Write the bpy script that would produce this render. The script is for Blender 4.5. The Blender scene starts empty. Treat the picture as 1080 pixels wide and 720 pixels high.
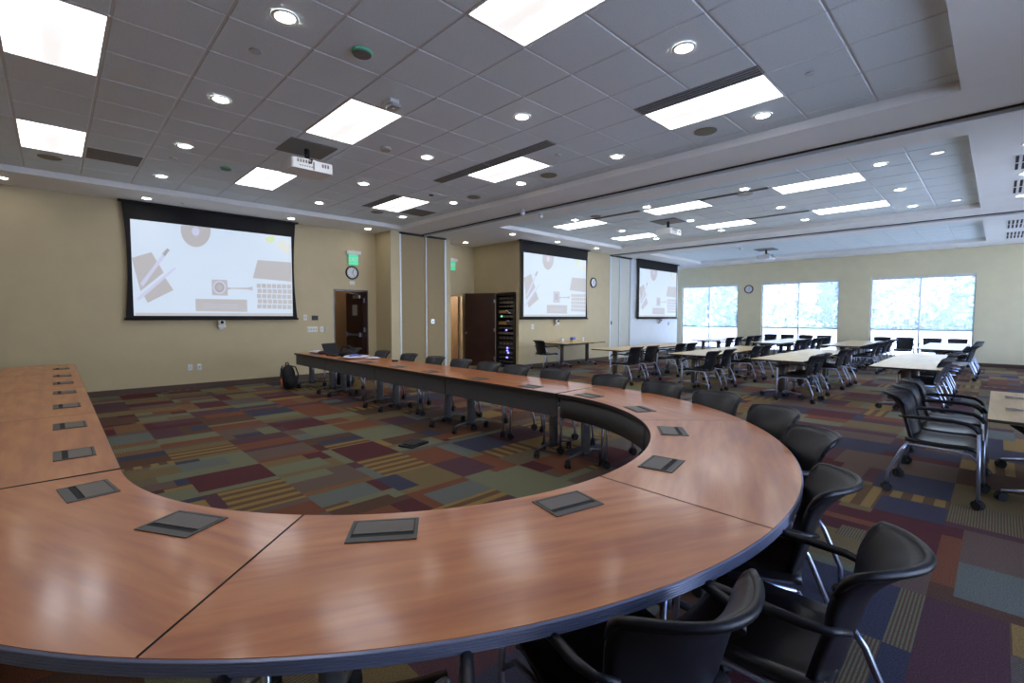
import bpy, bmesh, math, random
from mathutils import Vector, Matrix
random.seed(11)
PI = math.pi
SC = bpy.context.scene
COL = SC.collection
R = math.radians

# ------------------------------------------------------------------ materials
def new_mat(name):
    m = bpy.data.materials.new(name); m.use_nodes = True
    nt = m.node_tree
    b = nt.nodes.get('Principled BSDF')
    return m, nt, b

def pmat(name, col, rough=.5, metal=0., spec=.5, noise=0., nscale=20., bump=0., coat=0., stretch=None, bscale=None, sheen=0.):
    m, nt, b = new_mat(name)
    b.inputs['Roughness'].default_value = rough
    b.inputs['Metallic'].default_value = metal
    b.inputs['Specular IOR Level'].default_value = spec
    b.inputs['Coat Weight'].default_value = coat
    b.inputs['Coat Roughness'].default_value = .12
    b.inputs['Sheen Weight'].default_value = sheen
    tc = nt.nodes.new('ShaderNodeTexCoord')
    mp = nt.nodes.new('ShaderNodeMapping')
    nt.links.new(tc.outputs['Object'], mp.inputs['Vector'])
    if stretch: mp.inputs['Scale'].default_value = stretch
    n = nt.nodes.new('ShaderNodeTexNoise'); n.inputs['Scale'].default_value = nscale; n.inputs['Detail'].default_value = 4
    nt.links.new(mp.outputs[0], n.inputs['Vector'])
    rp = nt.nodes.new('ShaderNodeValToRGB')
    k = noise
    rp.color_ramp.elements[0].position = .3; rp.color_ramp.elements[1].position = .7
    rp.color_ramp.elements[0].color = (col[0]*(1-k), col[1]*(1-k), col[2]*(1-k), 1)
    rp.color_ramp.elements[1].color = (min(1, col[0]*(1+k)), min(1, col[1]*(1+k)), min(1, col[2]*(1+k)), 1)
    nt.links.new(n.outputs['Fac'], rp.inputs['Fac'])
    nt.links.new(rp.outputs['Color'], b.inputs['Base Color'])
    if bump:
        n2 = n
        if bscale:
            n2 = nt.nodes.new('ShaderNodeTexNoise'); n2.inputs['Scale'].default_value = bscale; n2.inputs['Detail'].default_value = 3
            nt.links.new(mp.outputs[0], n2.inputs['Vector'])
        bp = nt.nodes.new('ShaderNodeBump'); bp.inputs['Strength'].default_value = bump; bp.inputs['Distance'].default_value = .01
        nt.links.new(n2.outputs['Fac'], bp.inputs['Height'])
        nt.links.new(bp.outputs[0], b.inputs['Normal'])
    return m

def emat(name, col, strength, base=(.8, .8, .8)):
    m, nt, b = new_mat(name)
    b.inputs['Base Color'].default_value = (*base, 1)
    b.inputs['Roughness'].default_value = .6
    b.inputs['Emission Color'].default_value = (*col, 1)
    b.inputs['Emission Strength'].default_value = strength
    m.cycles.emission_sampling = 'FRONT' if name in ('fluorescent diffuser', 'downlight lens', 'projected white') else 'NONE'
    return m

def wood_mat(name, c0, c1, c2, rough, coat):
    m, nt, b = new_mat(name)
    tc = nt.nodes.new('ShaderNodeTexCoord'); mp = nt.nodes.new('ShaderNodeMapping')
    mp.inputs['Scale'].default_value = (.9, 7., 1.)
    nt.links.new(tc.outputs['Object'], mp.inputs['Vector'])
    n = nt.nodes.new('ShaderNodeTexNoise'); n.inputs['Scale'].default_value = 2.2; n.inputs['Detail'].default_value = 5; n.inputs['Distortion'].default_value = .1
    nt.links.new(mp.outputs[0], n.inputs['Vector'])
    rp = nt.nodes.new('ShaderNodeValToRGB'); e = rp.color_ramp.elements
    e[0].position = .32; e[0].color = (*c0, 1); e[1].position = .72; e[1].color = (*c2, 1)
    x = e.new(.52); x.color = (*c1, 1)
    nt.links.new(n.outputs['Fac'], rp.inputs['Fac'])
    nt.links.new(rp.outputs[0], b.inputs['Base Color'])
    b.inputs['Roughness'].default_value = rough
    b.inputs['Coat Weight'].default_value = coat; b.inputs['Coat Roughness'].default_value = .15
    b.inputs['Specular IOR Level'].default_value = .6
    return m

M = {}
M['wall'] = pmat('tan wall paint', (.56, .465, .285), .55, noise=.03, nscale=3, bump=.05, bscale=180)
M['wallpale'] = pmat('pale wall paint', (.70, .74, .77), .4, noise=.02, nscale=3, bump=.05, bscale=180)
M['panel'] = pmat('brown fabric wall panel', (.36, .275, .155), .8, noise=.06, nscale=60, bump=.1, bscale=300)
M['panelpale'] = pmat('pale door panel', (.62, .62, .55), .6, noise=.03, nscale=40)
M['alu'] = pmat('brushed aluminium', (.55, .58, .62), .35, .8, noise=.05, nscale=40)
M['alupaint'] = pmat('pale painted metal', (.70, .75, .79), .45, .1, noise=.02)
M['darkslot'] = pmat('dark track slot', (.03, .028, .025), .7)
M['soffit'] = pmat('soffit paint', (.88, .875, .85), .8, noise=.02, nscale=2)
M['tile'] = pmat('acoustic tile', (.80, .89, .93), .9, noise=.05, nscale=70, bump=.25, bscale=220)
M['tee'] = pmat('ceiling tee', (.72, .74, .76), .5, noise=.03)
M['base'] = pmat('brown rubber baseboard', (.085, .05, .035), .5, noise=.1)
M['black'] = pmat('black moulded plastic', (.008, .009, .014), .42, 0., .4, noise=.1, nscale=8)
M['blackseat'] = pmat('black vinyl seat', (.011, .011, .014), .3, noise=.1, nscale=8, bump=.04, bscale=200)
M['matblack'] = pmat('matt black', (.012, .012, .014), .8, noise=.1)
M['steel'] = pmat('sky tinted steel tube', (.44, .50, .66), .285, .9, noise=.04)  # blue of the sky's reflection is put into the steel colour
M['darksteel'] = pmat('grey bronze column', (.17, .155, .14), .4, .4, noise=.06)
M['blueSteel'] = pmat('blue grey column', (.24, .26, .30), .4, .5, noise=.05)
M['modesty'] = pmat('charcoal modesty panel', (.075, .075, .082), .55, noise=.05, nscale=30)
M['edge'] = pmat('ribbed sky tinted edge', (.26, .28, .40), .35, .35, noise=.03)  # grey edge tinted blue, sky reflection put into the colour
M['blade'] = pmat('vent blade', (.36, .37, .38), .6, noise=.03)
M['footmetal'] = pmat('foot metal', (.09, .09, .10), .4, .6, noise=.05)
M['seam'] = pmat('dark seam', (.02, .016, .016), .6)
M['cherry'] = wood_mat('cherry laminate', (.42, .105, .026), (.54, .165, .042), (.63, .225, .065), .34, .5)
M['maple'] = wood_mat('maple laminate', (.54, .38, .18), (.62, .45, .225), (.68, .51, .27), .34, 0)
M['boxframe'] = pmat('box frame', (.085, .08, .075), .45, .5)
M['boxlid'] = pmat('box lid', (.13, .112, .10), .45, .4, noise=.05)
M['white'] = pmat('white plastic', (.75, .75, .74), .4, noise=.02)
M['offwhite'] = pmat('off-white vent plastic', (.50, .49, .44), .6, noise=.03)
M['greytile'] = pmat('grey return grille', (.23, .22, .20), .8, noise=.05, nscale=90)
M['speaker'] = pmat('olive speaker mesh', (.30, .29, .22), .8, noise=.08, nscale=120)
M['darkdoor'] = wood_mat('dark red wood', (.028, .008, .006), (.04, .012, .009), (.055, .018, .012), .35, .2)
M['tandoor'] = wood_mat('tan wood door', (.20, .13, .07), (.25, .17, .095), (.29, .2, .12), .4, .1)
M['hall'] = pmat('hall wall', (.34, .22, .125), .6, noise=.05)
M['green'] = emat('exit green glow', (.10, .85, .42), .35, (.1, .6, .35))
M['exitletter'] = emat('exit letter glow', (.03, .35, .15), .2)
M['troffer'] = emat('fluorescent diffuser', (.93, .96, 1.), 5.2)
M['trofferlens'] = emat('fluorescent centre lens', (1., .98, .98), .62)
M['spot'] = emat('downlight lens', (1., .95, .88), 28)
M['faintglow'] = emat('faint fitting glow', (.9, 1., 1.), 1.2)  # faint glow given to two small round ceiling fittings
M['led_blue'] = emat('blue led', (.12, .12, 1.), 3)
M['led_green'] = emat('green led', (.1, .9, .4), 1.2)
M['clockface'] = pmat('clock face', (.72, .74, .78), .4)
M['steelbin'] = M['alu']
M['orange'] = pmat('orange trim', (.5, .12, .03), .6)
M['cloth_black'] = pmat('black nylon', (.012, .012, .015), .75, noise=.3, nscale=30, bump=.4)
M['bagwhite'] = pmat('white plastic bag', (.75, .76, .85), .4, noise=.04, bump=.4, bscale=20)
M['bagblue'] = pmat('blue plastic print', (.10, .13, .55), .4)
M['purple'] = pmat('dark purple cloth', (.08, .03, .07), .7)
M['yellow'] = pmat('yellow print', (.7, .5, .06), .5)
M['brass'] = pmat('amber gear', (.35, .19, .05), .5)
M['screenframe'] = pmat('black screen border', (.010, .010, .011), .85)
def proj_mat(n, c): return emat('projected ' + n, c, .52, (.30, .30, .30))
M['p_white'] = proj_mat('white', (.68, .82, 1.0))
M['p_grey'] = proj_mat('grey', (.47, .45, .46))
M['p_dark'] = proj_mat('dark grey', (.33, .31, .36))
M['p_lite'] = proj_mat('pale lilac', (.62, .64, .90))
M['p_bar'] = proj_mat('taskbar', (.55, .52, .50))
M['p_green'] = proj_mat('yellow green', (.72, .85, .40))
M['p_soft'] = proj_mat('faint flower', (.78, .82, .76))

# carpet
def carpet(name, c, stripe=None, axis=0):
    c = (c[0]*.78, c[1]*.70, c[2]*.62)
    if stripe: stripe = ((stripe[0][0]*.78, stripe[0][1]*.70, stripe[0][2]*.62), stripe[1])
    m, nt, b = new_mat('carpet ' + name)
    b.inputs['Roughness'].default_value = .95
    b.inputs['Specular IOR Level'].default_value = .15
    tc = nt.nodes.new('ShaderNodeTexCoord')
    n = nt.nodes.new('ShaderNodeTexNoise'); n.inputs['Scale'].default_value = 150; n.inputs['Detail'].default_value = 2
    nt.links.new(tc.outputs['Object'], n.inputs['Vector'])
    rp = nt.nodes.new('ShaderNodeValToRGB'); e = rp.color_ramp.elements
    e[0].position = .3; e[1].position = .7
    e[0].color = (c[0]*.6, c[1]*.6, c[2]*.65, 1); e[1].color = (c[0]*1.45, c[1]*1.4, c[2]*1.4, 1)
    nt.links.new(n.outputs['Fac'], rp.inputs['Fac'])
    out = rp.outputs[0]
    if stripe:
        w = nt.nodes.new('ShaderNodeTexWave'); w.bands_direction = 'X' if axis == 0 else 'Y'
        w.inputs['Scale'].default_value = stripe[1]; w.inputs['Distortion'].default_value = .15
        nt.links.new(tc.outputs['Object'], w.inputs['Vector'])
        r2 = nt.nodes.new('ShaderNodeValToRGB'); r2.color_ramp.interpolation = 'CONSTANT'
        r2.color_ramp.elements[0].color = (0, 0, 0, 1); r2.color_ramp.elements[1].color = (1, 1, 1, 1); r2.color_ramp.elements[1].position = .5
        nt.links.new(w.outputs['Fac'], r2.inputs['Fac'])
        mx = nt.nodes.new('ShaderNodeMix'); mx.data_type = 'RGBA'
        nt.links.new(r2.outputs[0], mx.inputs[0]); nt.links.new(out, mx.inputs[6])
        s = stripe[0]; mx.inputs[7].default_value = (*s, 1)
        out = mx.outputs[2]
    nt.links.new(out, b.inputs['Base Color'])
    bp = nt.nodes.new('ShaderNodeBump'); bp.inputs['Strength'].default_value = .5; bp.inputs['Distance'].default_value = .004
    nt.links.new(n.outputs['Fac'], bp.inputs['Height']); nt.links.new(bp.outputs[0], b.inputs['Normal'])
    return m
CP = {'maroon': (.105, .036, .045), 'navy': (.060, .068, .115), 'sage': (.19, .215, .145), 'gold': (.30, .22, .085), 'rust': (.20, .085, .05),
      'taupe': (.155, .12, .105), 'purple': (.105, .058, .078), 'brown': (.115, .07, .05), 'teal': (.15, .185, .18), 'olive': (.20, .165, .085)}
cmats = {k: carpet(k, v) for k, v in CP.items()}
cmats['goldstripe'] = carpet('gold stripe', CP['gold'], ((.15, .095, .055), 2.3), 0)
cmats['goldstripe2'] = carpet('gold stripe across', CP['gold'], ((.14, .09, .05), 2.3), 1)
cmats['ruststripe'] = carpet('rust stripe', CP['rust'], ((.24, .18, .09), 14.), 1)
cmats['sagestripe'] = carpet('sage stripe', CP['sage'], ((.15, .09, .06), 20.), 0)
cmats['tealstripe'] = carpet('teal stripe', CP['teal'], ((.13, .075, .06), 20.), 1)

# ------------------------------------------------------------------ mesh builder
class MB:
    def __init__(s): s.v = []; s.f = []; s.m = []; s.sm = []
    def add(s, vs, fs, mi=0, smooth=False):
        o = len(s.v); s.v += [tuple(v) for v in vs]
        for f in fs: s.f.append([i + o for i in f]); s.m.append(mi); s.sm.append(smooth)
    def box(s, x0, x1, y0, y1, z0, z1, mi=0):
        vs = [(x0,y0,z0),(x1,y0,z0),(x1,y1,z0),(x0,y1,z0),(x0,y0,z1),(x1,y0,z1),(x1,y1,z1),(x0,y1,z1)]
        s.add(vs, [(3,2,1,0),(4,5,6,7),(0,1,5,4),(1,2,6,5),(2,3,7,6),(3,0,4,7)], mi); return s
    def rbox(s, x0, x1, y0, y1, z0, z1, r=.01, mi=0, n=4):
        # box with rounded vertical corners
        pts = []
        for cx, cy, a0 in ((x1-r, y1-r, 0), (x0+r, y1-r, 90), (x0+r, y0+r, 180), (x1-r, y0+r, 270)):
            for k in range(n+1):
                a = R(a0 + 90*k/n); pts.append((cx + r*math.cos(a), cy + r*math.sin(a)))
        s.prism(pts, z0, z1, mi); return s
    def prism(s, pts, z0, z1, mi=0, smooth=False):
        n = len(pts); vs = [(p[0], p[1], z0) for p in pts] + [(p[0], p[1], z1) for p in pts]
        s.add(vs, [list(range(n))[::-1], [i+n for i in range(n)]], mi)
        o = len(s.v) - 2*n
        for i in range(n):
            j = (i+1) % n; s.f.append([o+i, o+j, o+n+j, o+n+i]); s.m.append(mi); s.sm.append(smooth)
        return s
    def tube(s, path, r, n=8, mi=0, cap=True):
        P = [Vector(p) for p in path]; k = len(P); rr = r if isinstance(r, (list, tuple)) else [r]*k
        t = [(P[min(i+1, k-1)] - P[max(i-1, 0)]).normalized() for i in range(k)]
        up = Vector((0, 0, 1)) if abs(t[0].z) < .9 else Vector((1, 0, 0))
        vs = []
        u = t[0].cross(up).normalized()
        for i in range(k):
            u = (u - t[i]*u.dot(t[i])).normalized(); w = t[i].cross(u)
            for j in range(n):
                a = 2*PI*j/n; vs.append(P[i] + (u*math.cos(a) + w*math.sin(a))*rr[i])
        fs = []
        for i in range(k-1):
            for j in range(n):
                a = i*n + j; b = i*n + (j+1) % n; fs.append((a, b, b+n, a+n))
        s.add(vs, fs, mi, True)
        if cap:
            o = len(s.v) - n*k
            s.f.append([o+j for j in range(n)][::-1]); s.m.append(mi); s.sm.append(False)
            s.f.append([o+(k-1)*n+j for j in range(n)]); s.m.append(mi); s.sm.append(False)
        return s
    def cyl(s, c, r, z0, z1, n=20, mi=0):
        s.prism([(c[0]+r*math.cos(2*PI*i/n), c[1]+r*math.sin(2*PI*i/n)) for i in range(n)], z0, z1, mi, True); return s
    def grid(s, fn, nu, nv, th, mi=0):
        # closed thick shell from fn(u,v)->(point, normal)
        top = []; bot = []
        for i in range(nu+1):
            for j in range(nv+1):
                p, nr = fn(i/nu, j/nv); p = Vector(p); nr = Vector(nr).normalized(); top.append(p + nr*th/2); bot.append(p - nr*th/2)
        N = (nu+1)*(nv+1); I = lambda i, j: i*(nv+1)+j
        fs = []
        for i in range(nu):
            for j in range(nv):
                fs.append((I(i,j), I(i+1,j), I(i+1,j+1), I(i,j+1))); fs.append((N+I(i,j), N+I(i,j+1), N+I(i+1,j+1), N+I(i+1,j)))
        for i in range(nu):
            fs.append((I(i,0), N+I(i,0), N+I(i+1,0), I(i+1,0))); fs.append((I(i,nv), I(i+1,nv), N+I(i+1,nv), N+I(i,nv)))
        for j in range(nv):
            fs.append((I(0,j), I(0,j+1), N+I(0,j+1), N+I(0,j))); fs.append((I(nu,j), N+I(nu,j), N+I(nu,j+1), I(nu,j+1)))
        s.add(top + bot, fs, mi, True); return s
    def xf(s, mtx):
        s.v = [tuple(mtx @ Vector(v)) for v in s.v]; return s
    def build(s, name, mats, parent=None, loc=(0,0,0), rotz=0, bevel=0., subd=0, flip=False):
        me = bpy.data.meshes.new(name); me.from_pydata(s.v, [], s.f)
        if not isinstance(mats, (list, tuple)): mats = [mats]
        for m in mats: me.materials.append(m)
        me.polygons.foreach_set('material_index', s.m); me.polygons.foreach_set('use_smooth', s.sm)
        bm = bmesh.new(); bm.from_mesh(me); (None if len(s.f) == 1 else bmesh.ops.recalc_face_normals(bm, faces=bm.faces)); bm.to_mesh(me); bm.free()
        me.update()
        o = bpy.data.objects.new(name, me); COL.objects.link(o)
        o.location = loc; o.rotation_euler = (0, 0, rotz)
        if parent: o.parent = parent
        if bevel:
            b = o.modifiers.new('bevel', 'BEVEL'); b.width = bevel; b.segments = 2; b.limit_method = 'ANGLE'; b.angle_limit = R(50)
        if subd:
            b = o.modifiers.new('smooth', 'SUBSURF'); b.levels = subd; b.render_levels = subd
        return o

def thing(name, label, cat, loc=(0,0,0), rotz=0, group=None):
    o = bpy.data.objects.new(name, None); COL.objects.link(o); o.empty_display_size = .1
    o.location = loc; o.rotation_euler = (0, 0, rotz); o['label'] = label; o['category'] = cat
    if group: o['group'] = group
    return o
def tag(o, label, cat, group=None):
    o['label'] = label; o['category'] = cat
    if group: o['group'] = group
    return o
def struct(o): o['kind'] = 'structure'; return o
def dup(root, loc, rotz, label, group=None):
    r = root.copy(); COL.objects.link(r); r.location = loc; r.rotation_euler = (0, 0, rotz); r['label'] = label
    if group: r['group'] = group
    for ch in list(root.children):
        c = ch.copy(); COL.objects.link(c); c.parent = r
        for g in list(ch.children):
            d = g.copy(); COL.objects.link(d); d.parent = c
    return r

# ------------------------------------------------------------------ the room
H = 3.65; T = 3.75          # soffit and tray heights
XW = -11.5; X2 = -9.5; XR = 3.0; YB = -2.6; Y1 = 7.10; Y2 = 14.10; YW = 20.3; RY = 9.5
CELL = .6285
# floor : mosaic carpet
cs = .622/6; fx0, fy0 = -4.57 - 13*.622, 1.46 - 8*.622
nx = int((XR + .3 - fx0)/cs) + 2; ny = int((YW + .1 - fy0)/cs) + 1
names = list(cmats.keys()); gridm = [[0]*ny for _ in range(nx)]
pool = ['maroon']*3 + ['purple']*3 + ['navy']*3 + ['sage']*4 + ['gold']*1 + ['rust']*4 + ['taupe']*4 + ['brown']*3 + ['teal']*2 + ['olive']*3 + ['goldstripe', 'goldstripe', 'goldstripe2', 'ruststripe', 'sagestripe', 'tealstripe']
def fill(i0, j0, w, h_, name):
    k = names.index(name)
    for i in range(max(0, i0), min(nx, i0+w)):
        for j in range(max(0, j0), min(ny, j0+h_)): gridm[i][j] = k
for ti in range(0, nx, 6):
    for tj in range(0, ny, 6):
        sh = 0
        if random.random() < .25:      # strip along one side, block on the rest
            parts = [(0, 6)]
        else:
            parts = random.choice([[(0, 4), (4, 2)], [(0, 1), (1, 5)], [(0, 2), (2, 4)], [(0, 3), (3, 2), (5, 1)], [(0, 3), (3, 3)], [(0, 1), (1, 3), (4, 2)]])
        for a, w in parts:
            if random.random() < .55:
                c = random.choice(pool); fill(ti+a, tj, w, 6, c)
            else:
                q = random.choice([1, 2, 3, 4, 5]); fill(ti+a, tj, w, q, random.choice(pool)); fill(ti+a, tj+q, w, 6-q, random.choice(pool))
PATCH = [('maroon',-5.23,0.85,-4.65,1.45),('goldstripe',-4.56,0.91,-4.09,1.50),('goldstripe',-6.22,0.84,-5.93,1.44),('sage',-6.83,0.38,-6.67,0.86),('sage',-8.73,0.82,-8.54,1.46),('ruststripe',-8.27,0.54,-7.75,0.83),('purple',-8.16,0.92,-7.93,1.46),('navy',-7.53,1.23,-7.29,1.48),('purple',-6.35,1.45,-6.08,2.10),('sage',-6.80,1.83,-6.47,2.09),('sage',-7.49,1.44,-7.40,2.06),('sage',-4.92,0.50,-4.62,0.84),('taupe',-5.67,1.48,-5.34,2.06),('olive',-5.73,0.33,-5.40,0.85),('brown',-6.28,0.31,-5.96,0.84),('sage',-4.96,1.48,-4.64,1.97),('navy',-5.64,2.20,-5.38,2.68),('maroon',-5.19,2.15,-4.62,2.69),('sage',-6.41,2.26,-5.90,2.68),('maroon',-6.98,2.17,-6.48,2.69),('goldstripe',-4.55,2.16,-3.99,2.69),('sage',-4.73,2.70,-4.59,3.23),('rust',-6.36,2.72,-5.93,3.26),('rust',-4.43,2.75,-3.99,3.17),('purple',-3.97,2.72,-3.48,3.12),('taupe',-4.36,1.51,-4.04,2.09),('ruststripe',-4.03,1.47,-3.96,2.10),('teal',-3.97,1.48,-3.63,1.98),('teal',-3.32,2.16,-2.98,2.66),('navy',-3.95,2.12,-3.52,2.31),('brown',-3.57,1.47,-3.32,1.97),('maroon',-3.31,1.86,-2.99,2.13),('rust',-3.45,2.12,-3.34,2.68),('purple',-0.21,2.69,0.10,3.33),('teal',-0.15,3.46,0.22,3.95),('sagestripe',-0.31,2.68,-0.22,3.33),('sagestripe',-0.22,4.73,0.40,5.19),('taupe',-0.16,4.11,0.30,4.60),('sagestripe',-0.71,3.88,-0.45,4.10),('rust',-1.0,4.2,-.4,4.3),('navy',-.6,4.62,-.2,5.0)]
for nme, a, b, c, d in PATCH:
    i0 = round((a-fx0)/cs); i1 = max(i0+1, round((c-fx0)/cs)); j0 = round((b-fy0)/cs); j1 = max(j0+1, round((d-fy0)/cs))
    fill(i0, j0, i1-i0, j1-j0, nme)
m = MB()
for i in range(nx):
    for j in range(ny):
        x, y = fx0+i*cs, fy0+j*cs
        m.add([(x,y,0),(x+cs,y,0),(x+cs,y+cs,0),(x,y+cs,0)], [(0,1,2,3)], gridm[i][j])
me_floor = m.build('floor', [cmats[k] for k in names]); struct(me_floor)
bm = bmesh.new(); bm.from_mesh(me_floor.data); bmesh.ops.remove_doubles(bm, verts=bm.verts, dist=.001); bm.to_mesh(me_floor.data); bm.free()

def wall(name, boxes, mat):
    m = MB()
    for b in boxes: m.box(*b)
    return struct(m.build(name, mat))
# screen wall of the near room with its door opening
D1a, D1b, DH = 5.03, 5.92, 2.17
D2a, D2b = 8.14, 9.06
wall('wall_west', [(XW-.15, XW, YB, D1a, 0, H), (XW-.15, XW, D1b, 6.15, 0, H), (XW-.15, XW, D1a, D1b, DH, H),
                   (XW-.15, XW, 7.95, D2a, 0, H), (XW-.15, XW, D2b, RY, 0, H), (XW-.15, XW, D2a, D2b, DH, H)], M['wall'])
# pier that pockets the folded partition
PX = -10.72
wall('wall_pier', [(XW-.15, PX, 6.15, 6.40, 0, H), (XW-.15, PX, 7.86, 8.02, 0, H), (XW-.15, PX-.05, 6.40, 7.86, 0, H)], M['wall'])
m = MB(); m.box(PX-.05, PX-.02, 6.44, 7.19, .01, H-.06); m.box(PX-.05, PX-.02, 7.22, 7.82, .01, H-.06)
pk = thing('partition_pocket_door', 'pair of tall tan fabric panels closing the partition pocket left of the open wood door', 'door panel', (0,0,0))
m.build('panel', M['panel'], pk)
m = MB(); m.box(PX-.04, PX+.012, 6.40, 6.445, 0, H-.05); m.box(PX-.04, PX+.008, 7.19, 7.22, 0, H-.05); m.box(PX-.04, PX+.012, 7.80, 7.86, 0, H-.05)
m.build('frame', M['alupaint'], pk)
m = MB(); m.box(PX-.04, PX+.02, 6.40, 7.86, H-.05, H-.002); m.build('header', M['darkslot'], pk)
m = MB(); m.rbox(PX-.02, PX-.002, 7.36, 7.47, 1.30, 1.42, .004); m.cyl((PX-.0, 7.415), .02, 1.34, 1.38); m.build('latch', M['alu'], pk)
# return wall with the rack niche
NX0, NX1, NH = -10.45, -9.62, 2.2
wall('wall_return', [(XW-.15, NX0, RY, RY+.12, 0, H), (NX1, X2, RY, RY+.12, 0, H), (NX0, NX1, RY, RY+.12, NH, H),
                     (NX0-.1, NX0, RY+.12, RY+.85, 0, NH), (NX0-.1, X2-.12, RY+.85, RY+.9, 0, NH+.05), (NX0, NX1, RY+.12, RY+.85, NH, NH+.05)], M['wall'])
wall('wall_middle', [(X2-.12, X2, RY+.12, 13.97, 0, H)], M['wall'])
# pale partition pocket between second and third room
m = MB(); m.box(X2-.10, X2-.03, 14.04, 14.60, .01, H-.05); m.box(X2-.10, X2-.03, 14.64, 15.30, .01, H-.05)
pk = thing('partition_pocket_door', 'pale pair of tall folding wall panels between the two far projection screens', 'door panel', (0,0,0))
m.build('panel', M['panelpale'], pk)
m = MB(); m.box(X2-.1, X2+.012, 13.97, 14.04, 0, H-.05); m.box(X2-.1, X2, 14.60, 14.64, 0, H-.05); m.box(X2-.1, X2+.012, 15.30, 15.36, 0, H-.05); m.build('frame', M['alupaint'], pk)
m = MB(); m.box(X2-.1, X2+.02, 13.97, 15.36, H-.05, H-.002); m.build('header', M['darkslot'], pk)
m = MB(); m.rbox(X2-.03, X2+.005, 14.08, 14.14, 1.22, 1.34, .004); m.build('latch', M['darksteel'], pk)
wall('wall_far_west', [(X2-.12, X2, 15.36, 18.98, 0, H), (-10.2, X2-.12, 18.86, 18.98, 0, H), (-10.32, -10.2, 18.86, YW, 0, H), (X2-.2, X2-.12, 13.9, 15.4, 0, H)], M['wallpale'])
# window wall
WZ0, WZ1 = .18, 2.86
WN = [(-9.95, -7.53), (-6.63, -4.03), (-3.12, -.52)]
bx = []; xs = [-10.32] + [v for w in WN for v in w] + [XR+.15]
for i in range(0, len(xs), 2): bx.append((xs[i], xs[i+1], YW, YW+.22, 0, H))
for a, b in WN: bx += [(a, b, YW, YW+.22, 0, WZ0), (a, b, YW, YW+.22, WZ1, H)]
M['wallbright'] = pmat('brightened tan wall paint', (.80, .73, .50), .55, noise=.03, nscale=3, bump=.05, bscale=180)  # tan paint lightened, the daylight on this wall is put into its colour
wall('wall_north', bx, M['wallbright'])
wall('wall_south', [(XW-.15, XR+.15, YB-.15, YB, 0, H)], M['wall'])
# east wall (behind the camera's right shoulder) has unseen windows, the far pair added to brighten
EW = [(1.5, 4.5), (8.2, 13.4), (14.3, 20.1)]
bx = [(XR, XR+.15, YB, EW[0][0], 0, H), (XR, XR+.15, EW[0][1], EW[1][0], 0, H), (XR, XR+.15, EW[1][1], EW[2][0], 0, H), (XR, XR+.15, EW[2][1], YW, 0, H)]
EZ0, EZ1 = .1, 3.5
for a, b in EW: bx += [(XR, XR+.15, a, b, 0, EZ0), (XR, XR+.15, a, b, EZ1, H)]
wall('wall_east', bx, M['wall'])
# baseboards
def baseb(name, boxes):
    m = MB()
    for b in boxes: m.box(*b)
    struct(m.build(name, M['base'], bevel=.004))
baseb('baseboard_west', [(XW, XW+.012, YB, D1a-.03, 0, .11), (XW, XW+.012, D1b+.03, 6.15, 0, .11), (XW, PX, 6.138, 6.15, 0, .11), (PX, PX+.012, 6.138, 6.40, 0, .11), (PX, PX+.012, 7.86, 8.02, 0, .11), (XW, XW+.012, 9.10, RY, 0, .11), (XW+.012, NX0-.02, RY-.012, RY, 0, .11)])
baseb('baseboard_middle', [(X2, X2+.012, RY, 13.96, 0, .11), (X2, X2+.012, 15.37, 18.98, 0, .11)])
baseb('baseboard_north', [(-10.2, -9.97, YW-.012, YW, 0, .11), (-7.5, -6.65, YW-.012, YW, 0, .11), (-4.0, -3.14, YW-.012, YW, 0, .11), (-.5, XR, YW-.012, YW, 0, .11)])
# soffit + trays
TX1 = -.336; TR = [(TX1-16*CELL, TX1, 4.79-9*CELL, 6.26), (TX1-13*CELL, TX1, 7.82, 13.15), (TX1-13*CELL, TX1, 14.88, 18.94)]
TRY0 = [4.79-9*CELL, 9.03-2*CELL, 14.88]
def soffit():
    m = MB()
    ys = YB-.15
    xa, xb = XW-.15, XR+.15
    for (x0, x1, y0, y1) in TR:
        m.box(xa, xb, ys, y0, H, H+.12)
        m.box(xa, x0, y0, y1, H, H+.12); m.box(x1, xb, y0, y1, H, H+.12)
        ys = y1
    m.box(xa, xb, ys, YW+.22, H, H+.12)
    return m
struct(soffit().build('ceiling', M['soffit']))
def trof_at(k): return k
TROF = [[(x, y) for x in (-2.85, -5.9925, -9.135) for y in (-.24, 2.276, 4.79)],
        [(x, y) for x in (-2.85, -5.3640, -7.878) for y in (9.03, 11.544)], []]
TROF[0] = [(TX1-4*CELL, y) for y in (4.79-8*CELL, 4.79-4*CELL, 4.79)] + [(TX1-9*CELL, y) for y in (4.79-8*CELL, 4.79-4*CELL, 4.79)] + [(TX1-14*CELL, y) for y in (4.79-8*CELL, 4.79-4*CELL, 4.79)]
TROF[1] = [(TX1-k*CELL, y) for k in (4, 8, 12) for y in (9.03, 9.03+4*CELL)]
SLOT = [(-2.85, -1.593, 4.60), (-6.62, -4.107, 4.60), (-9.14, -7.88, 4.60)]
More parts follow.
